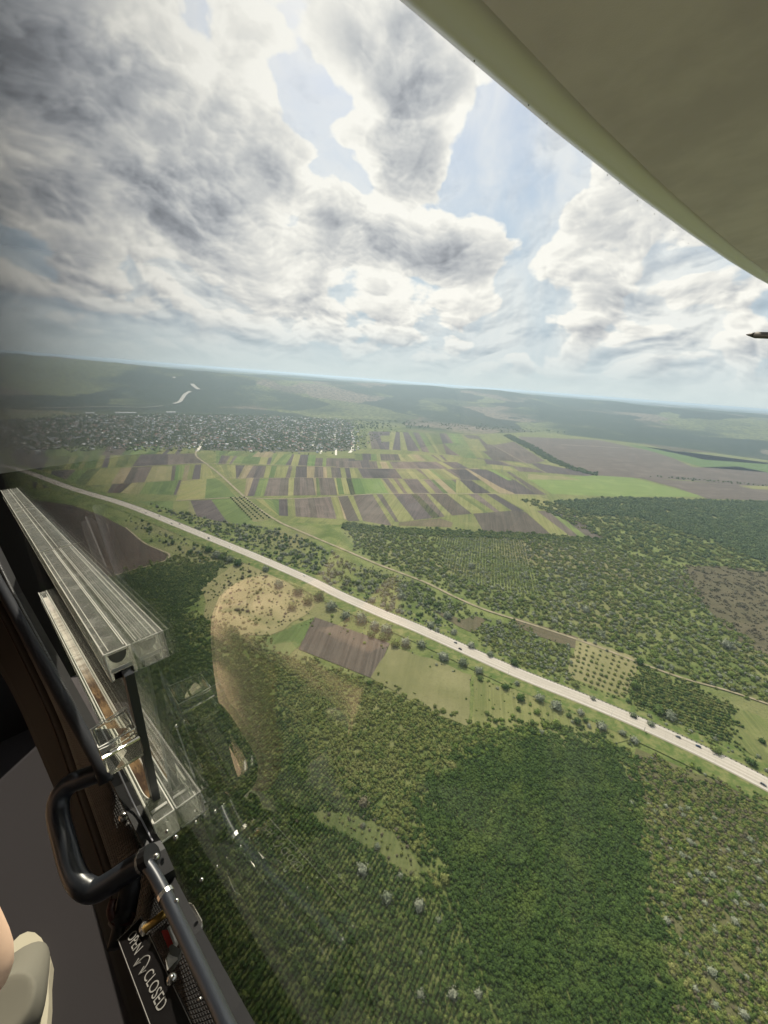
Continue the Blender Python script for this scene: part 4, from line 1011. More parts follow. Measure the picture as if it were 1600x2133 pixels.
def car(x, y, col, lab, side, van=False):
    P, t = nearest_road(x, y); nn = Vector((-t.y, t.x, 0)); P = P + nn * side * 4.2
    root = empty('car' if not van else 'van', P + Vector((0, 0, .06))); root.rotation_euler.z = math.atan2(t.y, t.x) + (math.pi if side > 0 else 0)
    tag(root, lab, 'van' if van else 'car', 'vehicles on the motorway')
    paintm = mat('car paint', col, .3, .3, spec=.5)
    bm = bmesh.new(); l_, w_ = (2.3, .9) if not van else (2.9, 1.05); hh = 1.45 if not van else 2.3
    prof = [(-l_, .35), (-l_, .95), (-l_ * .9, 1.02), (l_ * .35, 1.0), (l_ * .95, .8), (l_, .6), (l_, .35)] if not van else [(-l_, .35), (-l_, 1.9), (-l_ * .96, hh), (l_ * .5, hh), (l_ * .72, 1.3), (l_, 1.05), (l_, .35)]
    a = [bm.verts.new((x_, -w_, z_)) for x_, z_ in prof]; b_ = [bm.verts.new((x_, w_, z_)) for x_, z_ in prof]; n_ = len(prof)
    for i in range(n_): bm.faces.new((a[i], a[(i + 1) % n_], b_[(i + 1) % n_], b_[i]))
    bm.faces.new(a[::-1]); bm.faces.new(b_); bm_obj('body', bm, paintm, root)
    if not van:
        bm = bmesh.new(); pr = [(-l_ * .82, 1.0), (-l_ * .6, hh), (l_ * .05, hh), (l_ * .4, .99)]
        a = [bm.verts.new((x_, -w_ * (.93 if z_ < 1.1 else .75), z_)) for x_, z_ in pr]; b_ = [bm.verts.new((x_, w_ * (.93 if z_ < 1.1 else .75), z_)) for x_, z_ in pr]
        for i in range(4): bm.faces.new((a[i], a[(i + 1) % 4], b_[(i + 1) % 4], b_[i]))
        bm.faces.new(a[::-1]); bm.faces.new(b_); bm_obj('window', bm, glassm, root)
        bm = bmesh.new(); bmesh.ops.create_cube(bm, size=1, matrix=Matrix.Translation((-l_ * .27, 0, hh + .02)) @ Matrix.Diagonal((l_ * .62, w_ * 1.45, .05, 1))); bm_obj('roof', bm, paintm, root)
    for sx in (-1, 1):
        for sy in (-1, 1):
            bm = bmesh.new(); bmesh.ops.create_cone(bm, cap_ends=True, segments=12, radius1=.33, radius2=.33, depth=.2, matrix=Matrix.Translation((sx * l_ * .63, sy * w_ * .95, .33)) @ Matrix.Rotation(math.pi / 2, 4, 'X')); bm_obj('wheel', bm, tyre, root)


blk = (.02, .02, .025); wht = (.7, .7, .7); gry = (.12, .13, .14); blu = (.04, .07, .13)
for x, y, c_, lab, sd_, vn in [(308, 1068, gry, 'grey car, farthest one on the motorway', -1, False), (329, 1076, blk, 'black car, second from the far end of the motorway', 1, False), (356, 1091, gry, 'grey car above the reddish field corner', -1, False), (378, 1091, blk, 'black car in the far lane beside the silvery scrub', 1, False),
                               (436, 1122, blk, 'black van in the middle of the left motorway stretch', -1, True), (474, 1142, wht, 'white car above the dark wood tip', -1, False), (633, 1200, wht, 'white car above the dry slope', 1, False), (948, 1340, gry, 'grey car in the far lane above the pale meadow', 1, False), (957, 1354, blk, 'black car in the near lane above the pale meadow', -1, False),
                               (1320, 1498, blk, 'dark car in the far lane beside the upright silvery tree', 1, False), (1412, 1541, gry, 'grey car right of the roadside sign', 1, False), (1454, 1559, blu, 'blue grey car, second right of the roadside sign', 1, False), (1590, 1632, gry, 'grey car near the right end of the motorway', -1, False)]:
    car(x, y, c_, lab, sd_, vn)


def road_point(x, y, off):
    P, t = nearest_road(x, y); return P + Vector((-t.y, t.x, 0)) * off, t


polem = mat('white pole', (.75, .74, .70), .6)
for x, y, lab in ((1056, 1410, 'bare white pole below the motorway, between two bushes'), (1272, 1497, 'second white pole below the motorway, left of the sign')):
    P, t = road_point(x, y, -11.5); root = empty('lamp_post', P); tag(root, lab, 'pole')
    bm = bmesh.new(); tube(bm, [(0, 0, -1), (0, 0, 9), (.1, .1, 9.3)], [.16, .10, .08], 8); bm_obj('pole', bm, polem, root)
    bm = bmesh.new(); tube(bm, [(.1, .1, 9.25), (.6, 1.0, 9.6), (.8, 1.6, 9.6)], .06, 6); bm_obj('arm', bm, polem, root)
P, t = road_point(1342, 1520, -9.9); root = empty('road_sign', P); tag(root, 'grey roadside sign on two posts below the dark car', 'sign'); root.rotation_euler.z = math.atan2(t.y, t.x) + 1.57
for sx in (-1, 1):
    bm = bmesh.new(); tube(bm, [(sx, 0, -1), (sx, 0, 4.4)], .07, 6); bm_obj('post', bm, rail_m, root)
bm = bmesh.new(); bmesh.ops.create_cube(bm, size=1, matrix=Matrix.Translation((0, -.12, 3.3)) @ Matrix.Diagonal((3.4, .08, 2.4, 1))); bm_obj('panel', bm, mat('sign back', (.22, .23, .24), .6), root)
# crash barrier along the upper side
bar = empty('crash_barrier', RC[len(RC) // 2]); tag(bar, 'long crash barrier with dark posts on the upper edge of the motorway', 'barrier'); org = RC[len(RC) // 2]
i0 = 12; bm = bmesh.new(); line = [offset_line(RC, 9.4, i) - org for i in range(i0, len(RC))]
for zz in (.55, .72): tube(bm, [p + Vector((0, 0, zz)) for p in line], .09, 4)
bm_obj('rail', bm, rail_m, bar)
bm = bmesh.new(); acc = 0
darkp = mat('dark barrier post', (.05, .055, .045), .9)
for a, b_ in zip(line, line[1:]):
    L_ = (b_ - a).length; s = 4 - acc
    while s < L_:
        p = a.lerp(b_, s / L_); bmesh.ops.create_cube(bm, size=1, matrix=Matrix.Translation(p + Vector((0, .1, .45))) @ Matrix.Diagonal((.7, .45, .95, 1))); s += 4
    acc = (L_ - (s - 4))
tag(bm_obj('post', bm, darkp, bar), kind='stuff')
# small lattice mast among the strips
P = G(1046, 983, .5); root = empty('power_pylon', P); tag(root, 'thin grey lattice pylon standing among the strip fields', 'pylon')
bm = bmesh.new()
for sx in (-1, 1):
    for sy in (-1, 1): tube(bm, [(sx * 2.2, sy * 2.2, 0), (sx * .3, sy * .3, 26)], .14, 4)
for k in range(8):
    z0_, z1_ = k * 3.2, (k + 1) * 3.2; w0, w1 = 2.2 - 1.9 * z0_ / 26, 2.2 - 1.9 * z1_ / 26
    for sy in (-1, 1): tube(bm, [(-w0, sy * w0, z0_), (w1, sy * w1, z1_)], .08, 4); tube(bm, [(sy * w0, -w0, z0_), (sy * w1, w1, z1_)], .08, 4)
bm_obj('mast', bm, rail_m, root)
bm = bmesh.new()
for zz, ww in ((20, 4), (24, 3)): tube(bm, [(-ww, 0, zz), (ww, 0, zz)], .14, 4)
bm_obj('crossarm', bm, rail_m, root)

# ------------------------------------------------------------------ the air
bm = bmesh.new(); bmesh.ops.create_cube(bm, size=1, matrix=Matrix.Translation((0, 0, (Z0 - 20 + 6) / 2)) @ Matrix.Diagonal((120000, 120000, -Z0 + 26, 1)))
hm = bpy.data.materials.new('haze'); hm.use_nodes = True; hm.node_tree.nodes.clear()
TT = NT(hm.node_tree); vo = TT.new('ShaderNodeVolumePrincipled'); vo.inputs['Color'].default_value = (.66, .84, 1.0, 1); vo.inputs['Density'].default_value = 9.5e-5; vo.inputs['Anisotropy'].default_value = .4
om = TT.new('ShaderNodeOutputMaterial'); TT.l.new(vo.outputs[0], om.inputs['Volume'])
tag(bm_obj('haze', bm, hm), 'pale blue haze over the far valley', None, None, 'stuff')
# ------------------------------------------------------------------ the aircraft round the camera
# local axes: a forward along the door, b up along the pane, c inwards from the pane (metres); the lens is at c = D
D = .05
_n = np.array([910, 321.5, 860.]); _n /= np.linalg.norm(_n)
_L = np.array([-875, 146, 860.]); _L -= _n * (_n @ _L); _L /= np.linalg.norm(_L)
_T = np.cross(_L, _n); _T = _T if _T[1] > 0 else -_T


def W(a, b_, c):
    p = a * _L + b_ * _T + (D - c) * _n
    return Vector(rt * p[0] + up * p[1] + fw * p[2])


def S(x, y, s): return Vector(pdir(x, y) * s)


def on_c(x, y, c):
    v = np.array([x - 800, 1066.5 - y, F]); v /= np.linalg.norm(v); return Vector(pdir(x, y) * ((D - c) / (v @ _n)))


AX = [W(1, 0, D) , W(0, 1, D), W(0, 0, D - 1) * 1.0]
Ld, Td, Nd = Vector(rt * _L[0] + up * _L[1] + fw * _L[2]), Vector(rt * _T[0] + up * _T[1] + fw * _T[2]), Vector(rt * _n[0] + up * _n[1] + fw * _n[2])


def hexa(bm, P):
    """box from 8 points: 4 of one end then 4 of the other"""
    v = [bm.verts.new(p) for p in P]
    for f in ((0, 1, 2, 3), (7, 6, 5, 4), (0, 4, 5, 1), (1, 5, 6, 2), (2, 6, 7, 3), (3, 7, 4, 0)): bm.faces.new([v[i] for i in f])
    return v


def abox(bm, a0, a1, b0, b1, c0, c1, slope=0.0):
    """box in door axes; slope lifts or lowers b with a"""
    q = []
    for a in (a0, a1):
        for (b_, c) in ((b0, c0), (b1, c0), (b1, c1), (b0, c1)): q.append(W(a, b_ + slope * (a - a0), c))
    hexa(bm, q)


# --- materials
def pane_build(T, p):
    out = [n for n in T.n if n.type == 'OUTPUT_MATERIAL'][0]; T.n.remove(p)
    lw = T.new('ShaderNodeLayerWeight'); lw.inputs['Blend'].default_value = .5
    fac = T.m('ADD', .035, T.m('MULTIPLY', T.m('POWER', lw.outputs['Facing'], 5.0), .96))
    tr = T.new('ShaderNodeBsdfTransparent'); tr.inputs[0].default_value = (.985, .985, .965, 1)
    gl = T.new('ShaderNodeBsdfGlossy'); gl.inputs['Roughness'].default_value = .012
    mx = T.new('ShaderNodeMixShader'); T.put(mx.inputs[0], fac); T.l.new(tr.outputs[0], mx.inputs[1]); T.l.new(gl.outputs[0], mx.inputs[2])
    T.l.new(mx.outputs[0], out.inputs['Surface'])


paneM = bpy.data.materials.new('clear acrylic pane'); paneM.use_nodes = True
pane_build(NT(paneM.node_tree), paneM.node_tree.nodes['Principled BSDF'])


def acrylic(name, rough, veil, tint=(.97, .98, .95)):
    m = bpy.data.materials.new(name); m.use_nodes = True; T = NT(m.node_tree); T.n.remove(T.n['Principled BSDF'])
    out = [n for n in T.n if n.type == 'OUTPUT_MATERIAL'][0]
    g = T.new('ShaderNodeBsdfGlass'); g.inputs['Roughness'].default_value = rough; g.inputs['IOR'].default_value = 1.35; g.inputs['Color'].default_value = (*tint, 1)
    df = T.new('ShaderNodeBsdfTranslucent'); df.inputs[0].default_value = (.8, .8, .74, 1)
    d2 = T.new('ShaderNodeBsdfDiffuse'); d2.inputs[0].default_value = (.72, .72, .66, 1)
    a1 = T.new('ShaderNodeMixShader'); a1.inputs[0].default_value = .5; T.l.new(df.outputs[0], a1.inputs[1]); T.l.new(d2.outputs[0], a1.inputs[2])
    pos = T.new('ShaderNodeNewGeometry').outputs['Position']
    sc = T.noise(T.vm('MULTIPLY', pos, (1, 1, 1)), 55, 5, .7); 
    mx = T.new('ShaderNodeMixShader'); T.put(mx.inputs[0], T.m('ADD', veil * .6, T.m('MULTIPLY', T.ramp(sc, .42, .72), veil * .9)))
    T.l.new(g.outputs[0], mx.inputs[1]); T.l.new(a1.outputs[0], mx.inputs[2]); T.l.new(mx.outputs[0], out.inputs['Surface'])
    return m


acr = acrylic('clear acrylic block', .04, .26)
frost = mat('frosted edge shine', (.66, .65, .58), .45, spec=.5)  # whitish bars; along edges they paint the brightness of polished acrylic
blackm = mat('black coated metal', (.024, .028, .036), .34, .0, spec=.6)
blackp = mat('black plastic', (.010, .010, .011), .55, spec=.4)
steel = mat('bright screw steel', (.62, .60, .55), .25, .95)
brass = mat('brass', (.48, .30, .08), .35, .9)


def rubber(T, p):
    uv = T.new('ShaderNodeUVMap').outputs[0]
    vo = T.new('ShaderNodeTexVoronoi', feature='DISTANCE_TO_EDGE'); T.put(vo.inputs['Vector'], T.vm('MULTIPLY', uv, (1, .8660, 1))); T.put(vo.inputs['Scale'], 330); T.put(vo.inputs['Randomness'], .12)
    h_ = T.ramp(vo.outputs['Distance'], .02, .22)
    bp = T.new('ShaderNodeBump'); bp.inputs['Strength'].default_value = 1; bp.inputs['Distance'].default_value = .0012; T.put(bp.inputs['Height'], h_); T.l.new(bp.outputs[0], p.inputs['Normal'])
    T.put(p.inputs['Base Color'], T.mix(h_, (.006, .006, .006), (.026, .024, .024)))
rub = mat('dimpled rubber', (.03, .026, .024), .5, build=rubber, spec=.45)


def cab(T, p):
    pos = T.new('ShaderNodeNewGeometry').outputs['Position']
    T.put(p.inputs['Base Color'], T.mix(T.ramp(T.noise(pos, 9, 5, .6), .35, .65), (.09, .08, .08), (.13, .115, .115)))
cabm = mat('dark grey cabin lining', (.05, .047, .048), .8, build=cab, spec=.2)
carpet = mat('grey brown carpet', (.036, .033, .034), .95, spec=.05)
lining = mat('black door lining', (.011, .010, .010), .8, spec=.2)

# --- the door: everything that swings with it
door = empty('aircraft_door', W(.4, -.95, .02)); tag(door, 'aircraft door with a big clear pane, acrylic slide rails and black grab handle', 'door')
DI = Matrix.Translation(-door.location)


def dpart(name, bm, m, parent=None, smooth=False):
    """a part of the door (mesh given in world metres)"""
    org = door.location; bm.transform(Matrix.Translation(-org)); return bm_obj(name, bm, m, parent if parent is not None else door, smooth)


bm = bmesh.new(); abox(bm, -.75, 1.98, -.96, .625, -.004, 0.0); dpart('window_pane', bm, paneM)

# upper slide rail: a clear block with frosted edges, grooves and two cross joints
A0, A1 = .352, 1.72; SL = .008
up_rail = bmesh.new(); abox(up_rail, A0, A1, -.187, -.164, .0006, .019, SL); up_rail = dpart('upper_rail', up_rail, acr)


def bar(parent, name, pts, w_, m=frost):
    bm = bmesh.new(); tube(bm, pts, w_, 5); return dpart(name, bm, m, parent)


def rp(a, b_, c): return W(a, b_ + SL * (a - A0), c)
for b_, c, w_ in ((-.1642, .0188, .00055), (-.1868, .0188, .0006), (-.1640, .0030, .00045)):
    bar(up_rail, 'edge', [rp(A0, b_, c), rp(A1, b_, c)], w_)
for c, w_ in ((.0150, .00035), (.0045, .0005)):
    bar(up_rail, 'groove', [rp(A0 + .004, -.1637, c), rp(.74, -.1637, c)], w_)
for a in (.745, 1.22): bar(up_rail, 'joint', [rp(a, -.1637, .0008), rp(a, -.1637, .0188)], .0012)
bm = bmesh.new(); abox(bm, A0, A1, -.187, -.164, -.0230, -.0046, SL); outer = dpart('mirror_rail', bm, acr, up_rail)  # outer half added to brighten the mirrored rail, with its edges and joints
for b_, c, w_ in ((-.1642, -.0228, .00055), (-.1868, -.0228, .0006), (-.1640, -.0070, .00045)): bar(up_rail, 'edge', [rp(A0, b_, c), rp(A1, b_, c)], w_)
for c, w_ in ((-.0190, .00035), (-.0085, .0005)): bar(up_rail, 'groove', [rp(A0 + .004, -.1637, c), rp(.74, -.1637, c)], w_)
for a in (.745, 1.22): bar(up_rail, 'joint', [rp(a, -.1637, -.0048), rp(a, -.1637, -.0228)], .0012)
for p, q in (((A0, -.164, -.0228), (A0, -.187, -.0228)), ((A0, -.187, -.0228), (A0, -.187, -.0048)), ((A0, -.164, -.0228), (A0, -.164, -.0048))): bar(up_rail, 'end_edge', [W(*p), W(*q)], .0007)
# milled end: frosted frame, dark scoop, polished lip
for p, q in (((A0, -.164, .0188), (A0, -.187, .0188)), ((A0, -.187, .0188), (A0, -.187, .0008)), ((A0, -.164, .0188), (A0, -.164, .0008))):
    bar(up_rail, 'end_edge', [W(*p), W(*q)], .0007)
bm = bmesh.new(); q = []
for k in range(9):
    t = k / 8 * math.pi; q.append((.0105 + .0062 * math.cos(t), -.1655 - .0085 * math.sin(t)))
v = [bm.verts.new(W(A0 - .0006, b_, c)) for c, b_ in q] ; bm.faces.new(v); dpart('scoop', bm, mat('smoky acrylic', (.16, .155, .14), .15, spec=.8), up_rail)
bm = bmesh.new(); abox(bm, A0 - .0016, A0, -.1800, -.1772, .003, .0175); dpart('lip', bm, mat('polished lip', (.75, .74, .70), .1, .4), up_rail)
bm = bmesh.new(); abox(bm, A0 - .0012, A0, -.1862, -.1812, .003, .0165); dpart('slot', bm, blackp, up_rail)

# lower slide rail with its U slot and the dirty felt strip in it
lr0 = (.372, -.3465, -.3700); SL2 = -.070
low = bmesh.new(); abox(low, lr0[0], 1.45, lr0[2], lr0[1], .0006, .019, SL2); low = dpart('lower_rail', low, acr)


def lp(a, b_, c): return W(a, b_ + SL2 * (a - lr0[0]), c)
for b_, c, w_ in ((lr0[1], .0188, .0009), (lr0[2], .0188, .0008), (lr0[1], .0012, .0006)):
    bar(low, 'edge', [lp(lr0[0], b_, c), lp(1.45, b_, c)], w_)
bar(low, 'end_edge', [lp(lr0[0], lr0[1], .0188), lp(lr0[0], lr0[1], .0008)], .0009)
bar(low, 'end_edge', [lp(lr0[0], lr0[1], .0188), lp(lr0[0], lr0[2], .0188)], .0009)
bar(low, 'end_edge', [lp(lr0[0], lr0[2], .0188), lp(lr0[0], lr0[2], .0008)], .0008)
bar(low, 'end_mark', [lp(lr0[0] + .014, lr0[1] + .0006, .0165), lp(lr0[0] + .014, lr0[1] + .0006, .003)], .0019)
u = [lp(1.4, lr0[1] + .0006, .0158), lp(lr0[0] + .050, lr0[1] + .0006, .0158)] + [lp(lr0[0] + .050 - .020 * math.sin(t), lr0[1] + .0006, .0107 + .0051 * math.cos(t)) for t in np.linspace(0, math.pi, 9)] + [lp(lr0[0] + .052, lr0[1] + .0006, .0056), lp(1.4, lr0[1] + .0006, .0056)]
bar(low, 'slot_edge', u, .0007)


bm = bmesh.new(); abox(bm, lr0[0], 1.45, lr0[2], lr0[1], -.0230, -.0046, SL2); dpart('mirror_rail', bm, acr, low)  # added outer half, so the lower rail's mirror image shows brighter
bar(low, 'edge', [lp(lr0[0], lr0[1], -.0228), lp(1.45, lr0[1], -.0228)], .0009); bar(low, 'end_edge', [lp(lr0[0], lr0[1], -.0228), lp(lr0[0], lr0[1], -.0048)], .0009)
bar(low, 'end_edge', [lp(lr0[0], lr0[1], -.0228), lp(lr0[0], lr0[2], -.0228)], .0009); bar(low, 'end_edge', [lp(lr0[0], lr0[2], -.0228), lp(lr0[0], lr0[2], -.0048)], .0008)


def felt(T, p):
    pos = T.new('ShaderNodeNewGeometry').outputs['Position']; uv = T.new('ShaderNodeUVMap').outputs[0]
    s = T.new('ShaderNodeSeparateXYZ'); T.l.new(uv, s.inputs[0])
    c = T.mix(T.ramp(T.noise(T.vm('MULTIPLY', uv, (1, .25, 1)), 90, 6, .7), .4, .62), (.045, .022, .010), (.24, .15, .07))
    T.put(p.inputs['Base Color'], T.mix(T.ramp(s.outputs[1], .32, .48), c, T.mix(T.ramp(T.noise(pos, 60, 5, .7), .35, .6), (.34, .30, .25), (.62, .58, .50))))
fm = mat('dirty felt', (.2, .13, .07), .8, build=felt)
vs, uv = [], []
for i in range(41):
    a = lr0[0] + .034 + i * .024; wv_ = .0010 * noise.noise(Vector((a * 30, 0, 0)))
    for c in (.0150 + wv_, .0064 - wv_): vs.append(lp(a, lr0[1] + .0010, c)); uv.append((c, a - .37))
vs = [v - door.location for v in vs]
fs = [(2 * i, 2 * i + 1, 2 * i + 3, 2 * i + 2) for i in range(40)]
mesh('felt_strip', vs, fs, fm, low, uv=uv)
for a in (.60, .86): bar(low, 'joint', [lp(a, lr0[1] + .001, .0188), lp(a, lr0[1] + .001, .0165)], .0010)

# sliding panel between the rails, black rear edge, acrylic finger latch
P0, P1 = on_c(266, 1400, .0085), on_c(324, 1662, .0085)
bm = bmesh.new(); th = Nd * .0016
fa = Ld * .80
hexa(bm, [P0 + th, P1 + th, P1 - th, P0 - th, P0 + fa + th, P1 + fa + th - Td * .05, P1 + fa - th - Td * .05, P0 + fa - th]); slide = dpart('sliding_panel', bm, paneM)
bm = bmesh.new(); e1, e2 = Nd * .0032, Ld * .0055
hexa(bm, [P0 + e1 - e2, P0 - e1 - e2, P0 - e1 + e2, P0 + e1 + e2, P1 + e1 - e2, P1 - e1 - e2, P1 - e1 + e2, P1 + e1 + e2]); dpart('edge_seal', bm, blackm, slide)
bm = bmesh.new()
K = [S(188, 1520, .40), S(205, 1558, .385), S(282, 1516, .395), S(262, 1474, .41)]
off_ = Ld * .010 + Td * .012
hexa(bm, [K[0], K[1], K[2], K[3]] + [p - off_ * 1.4 for p in K]); bmesh.ops.bevel(bm, geom=bm.edges[:], offset=.0016, segments=2, affect='EDGES')
clip = dpart('finger_latch', bm, acrylic('latch acrylic', .02, .10), slide)
for i in range(4): bar(clip, 'edge', [K[i], K[(i + 1) % 4]], .00045)
cc = (K[1] + K[2]) / 2; arc = [K[2].lerp(K[3], .8).lerp(K[0], .18), K[2].lerp(K[3], .35).lerp(K[1], .12), K[1].lerp(K[2], .35), K[1]]
bar(clip, 'arc', smooth_path([a - off_ * .1 for a in arc], 6), .0004)
bar(clip, 'lip', [K[1] - off_ * .5, K[2] - off_ * .5], .0013, steel)

# second clear bracket lying against the pane (rounded tab)
tab = [on_c(348, 1442, .004), on_c(402, 1408, .004), on_c(411, 1440, .004), on_c(352, 1480, .004)]

# grab handle
hp = smooth_path([S(216, 1606, .535), S(180, 1619, .545), S(147, 1633, .555), S(126, 1658, .56), S(121, 1695, .56), S(134, 1752, .55), S(150, 1808, .54), S(168, 1842, .53), S(197, 1855, .525), S(232, 1838, .515), S(266, 1815, .505), S(300, 1794, .495)], 6)
bm = bmesh.new(); tube(bm, hp, .0089, 20); hnd = dpart('grab_handle', bm, blackm, smooth=True)
for a_, b2 in ((hp[0], hp[1]), (hp[-1], hp[-2])):
    dd_ = (a_ - b2).normalized(); bm = bmesh.new(); tube(bm, [a_ - dd_ * .001, a_ + dd_ * .0012], .0098, 20); dpart('washer', bm, steel, hnd)
    bm = bmesh.new(); tube(bm, [a_ + dd_ * .0012, a_ + dd_ * .008], .0098, 16); dpart('flange', bm, blackp, hnd)

# sill tube (black) along the lower edge of the window
sill = [(-60, 1110, .90), (-10, 1200, .82), (40, 1290, .74), (100, 1400, .65), (150, 1490, .585), (208, 1590, .525), (222, 1630, .52)]
bm = bmesh.new(); tube(bm, smooth_path([S(*p) for p in sill], 5), [.0060] * 31, 12); dpart('sill_tube', bm, mat('satin black tube', (.016, .018, .024), .8, spec=.3), smooth=True)
strut = [(296, 1788, .495), (318, 1818, .485), (336, 1850, .475), (352, 1882, .465)]
bm = bmesh.new(); tube(bm, smooth_path([S(*p) for p in strut], 5), .0050, 12); dpart('strut_rod', bm, blackm, smooth=True)
strut2 = [(344, 1862, .467), (368, 1915, .445), (392, 1965, .42), (420, 2025, .395), (448, 2085, .37), (476, 2145, .35), (520, 2230, .33)]
bm = bmesh.new(); tube(bm, smooth_path([S(*p) for p in strut2], 5), [.0049 - .0008 * min(1, i / 24) for i in range(31)], 14); stt = dpart('strut_sleeve', bm, blackm, smooth=True)
bm = bmesh.new(); tube(bm, [S(343, 1860, .467), S(347, 1868, .4655)], .0060, 14); dpart('ring', bm, steel, stt)
# black mounting plate edge between both handle feet
pl = [(214, 1598, .53), (238, 1640, .53), (262, 1690, .525), (290, 1745, .515), (312, 1785, .505), (330, 1830, .50)]
bm = bmesh.new(); Q = [S(*p) for p in pl]
for i in range(len(Q) - 1):
    a, b_ = Q[i], Q[i + 1]; o1 = Nd * .012 - Td * .003; o2 = -Td * .010
    hexa(bm, [a, a + o1, a + o1 + o2, a + o2, b_, b_ + o1, b_ + o1 + o2, b_ + o2])
dpart('mounting_plate', bm, blackp)
bar(door, 'plate_edge', smooth_path([S(240, 1590, .527), S(262, 1640, .525), (S(286, 1690, .522)), S(318, 1752, .51)], 4), .0008, mat('grey edge', (.30, .31, .34), .4, .3))

# dimpled rubber sill trim and the lining below it
trL = [(-60, 1160, 1.0), (0, 1250, .90), (60, 1365, .78), (120, 1490, .68), (160, 1600, .62), (200, 1712, .58), (240, 1830, .56), (262, 1905, .55), (300, 2000, .50), (352, 2133, .45), (395, 2250, .42)]
trR = [(-30, 1120, .94), (22, 1230, .83), (92, 1360, .71), (160, 1490, .61), (210, 1590, .56), (252, 1680, .55), (300, 1785, .52), (330, 1840, .50), (382, 1950, .455), (460, 2110, .40), (520, 2230, .37)]
PL, PR = smooth_path([S(*p) for p in trL], 6), smooth_path([S(*p) for p in trR], 6)
def strip_between(name, PA, PB, m, thick, parent=None, nx=6, bulge=.006):
    vs, uv, fs = [], [], []; L_ = 0
    for i, (a, b_) in enumerate(zip(PA, PB)):
        if i: L_ += (a - PA[i - 1]).length
        for k in range(nx + 1):
            t = k / nx; p = a.lerp(b_, t) + Vector(-pdir(150, 1600)) * bulge * math.sin(math.pi * t) - door.location
            vs.append(p); uv.append((t * (b_ - a).length, L_))
    n1 = nx + 1
    for i in range(len(PA) - 1):
        for k in range(nx): o = i * n1 + k; fs.append((o, o + 1, o + n1 + 1, o + n1))
    o = mesh(name, vs, fs, m, parent or door, smooth=True, uv=uv)
    md = o.modifiers.new('solid', 'SOLIDIFY'); md.thickness = thick; md.offset = 1 if thick > 0 else -1
    return o
strip_between('sill_trim', PL, PR, rub, .004)
PB2 = [a - Td * .16 - Nd * .025 for a in PL]
strip_between('inner_lining', PB2, PL, lining, .004, bulge=.012)
bar(door, 'trim_seam', [p - Nd * .002 for p in smooth_path([S(x - 14, y, s) for x, y, s in trL[:8]], 5)], .0012, mat('brown seam', (.05, .033, .025), .6))
# outer sill below the pane's inner side
bm = bmesh.new(); QR = [S(*p) for p in trR]
for i in range(len(QR) - 1):
    a, b_ = QR[i] - Td * .008, QR[i + 1] - Td * .008; 
    hexa(bm, [a, a + Nd * .012, a + Nd * .012 - Td * .03, a - Td * .03, b_, b_ + Nd * .012, b_ + Nd * .012 - Td * .03, b_ - Td * .03])
dpart('sill_core', bm, blackp)

# placard OPEN / CLOSED
q0, q1, q2, q3 = S(246, 1966, .50), S(312, 2143, .432), S(352, 2136, .432), S(281, 1930, .50)
ux = (q1 - q0).normalized(); uy = (q3 - q0) - ux * (q3 - q0).dot(ux); hgt_ = uy.length; uy.normalize(); uz = ux.cross(uy)
q0 = q0 - ux * .004
def pq(x, y, z=0): return q0 + ux * x + uy * y + uz * z
Lp = (q1 - q0).length + .05; Hp = .0185
bm = bmesh.new(); hexa(bm, [pq(0, 0, -.002), pq(Lp, 0, -.002), pq(Lp, Hp, -.002), pq(0, Hp, -.002), pq(0, 0), pq(Lp, 0), pq(Lp, Hp), pq(0, Hp)]); plac = dpart('placard', bm, mat('black placard', (.006, .005, .005), .35, spec=.5))
whitep = mat('placard white', (.26, .25, .23), .7)
for y_ in (.0008, Hp - .0008): bar(plac, 'border', [pq(0, y_, .0003), pq(Lp, y_, .0003)], .0003, whitep)
bar(plac, 'border', [pq(.0005, 0, .0003), pq(.0005, Hp, .0003)], .0003, whitep)


def text_part(txt, x, y, size, length):
    cu = bpy.data.curves.new('lettering', 'FONT'); cu.body = txt; cu.size = size; cu.resolution_u = 3; cu.extrude = .0
    tmp = bpy.data.objects.new('lettering', cu); COL.objects.link(tmp); bpy.context.view_layer.update()
    dg = bpy.context.evaluated_depsgraph_get(); me = bpy.data.meshes.new_from_object(tmp.evaluated_get(dg)); bpy.data.objects.remove(tmp)
    xs = [v.co.x for v in me.vertices]; k = length / (max(xs) - min(xs)); x0_ = min(xs)
    for v in me.vertices: v.co = pq(x + (v.co.x - x0_) * k, y + v.co.y, .0005) - door.location
    me.update(); me.materials.clear(); link('lettering', me, whitep, plac)


text_part('OPEN', .007, .0060, .0092, .0220)
arr = [pq(.0375, .0045, .0005), pq(.0385, .0105, .0005), pq(.043, .0130, .0005), pq(.047, .0100, .0005), pq(.048, .0055, .0005)]
bar(plac, 'arrow', smooth_path(arr, 5), .00045, whitep)
for tip, dx in ((arr[0], -1), (arr[-1], 1)):
    bar(plac, 'arrow_head', [tip + ux * .0022 + uy * .003, tip - uy * .0012, tip - ux * .0022 + uy * .003], .00045, whitep)
text_part('CLOSED', .0525, .0060, .0092, .0350)

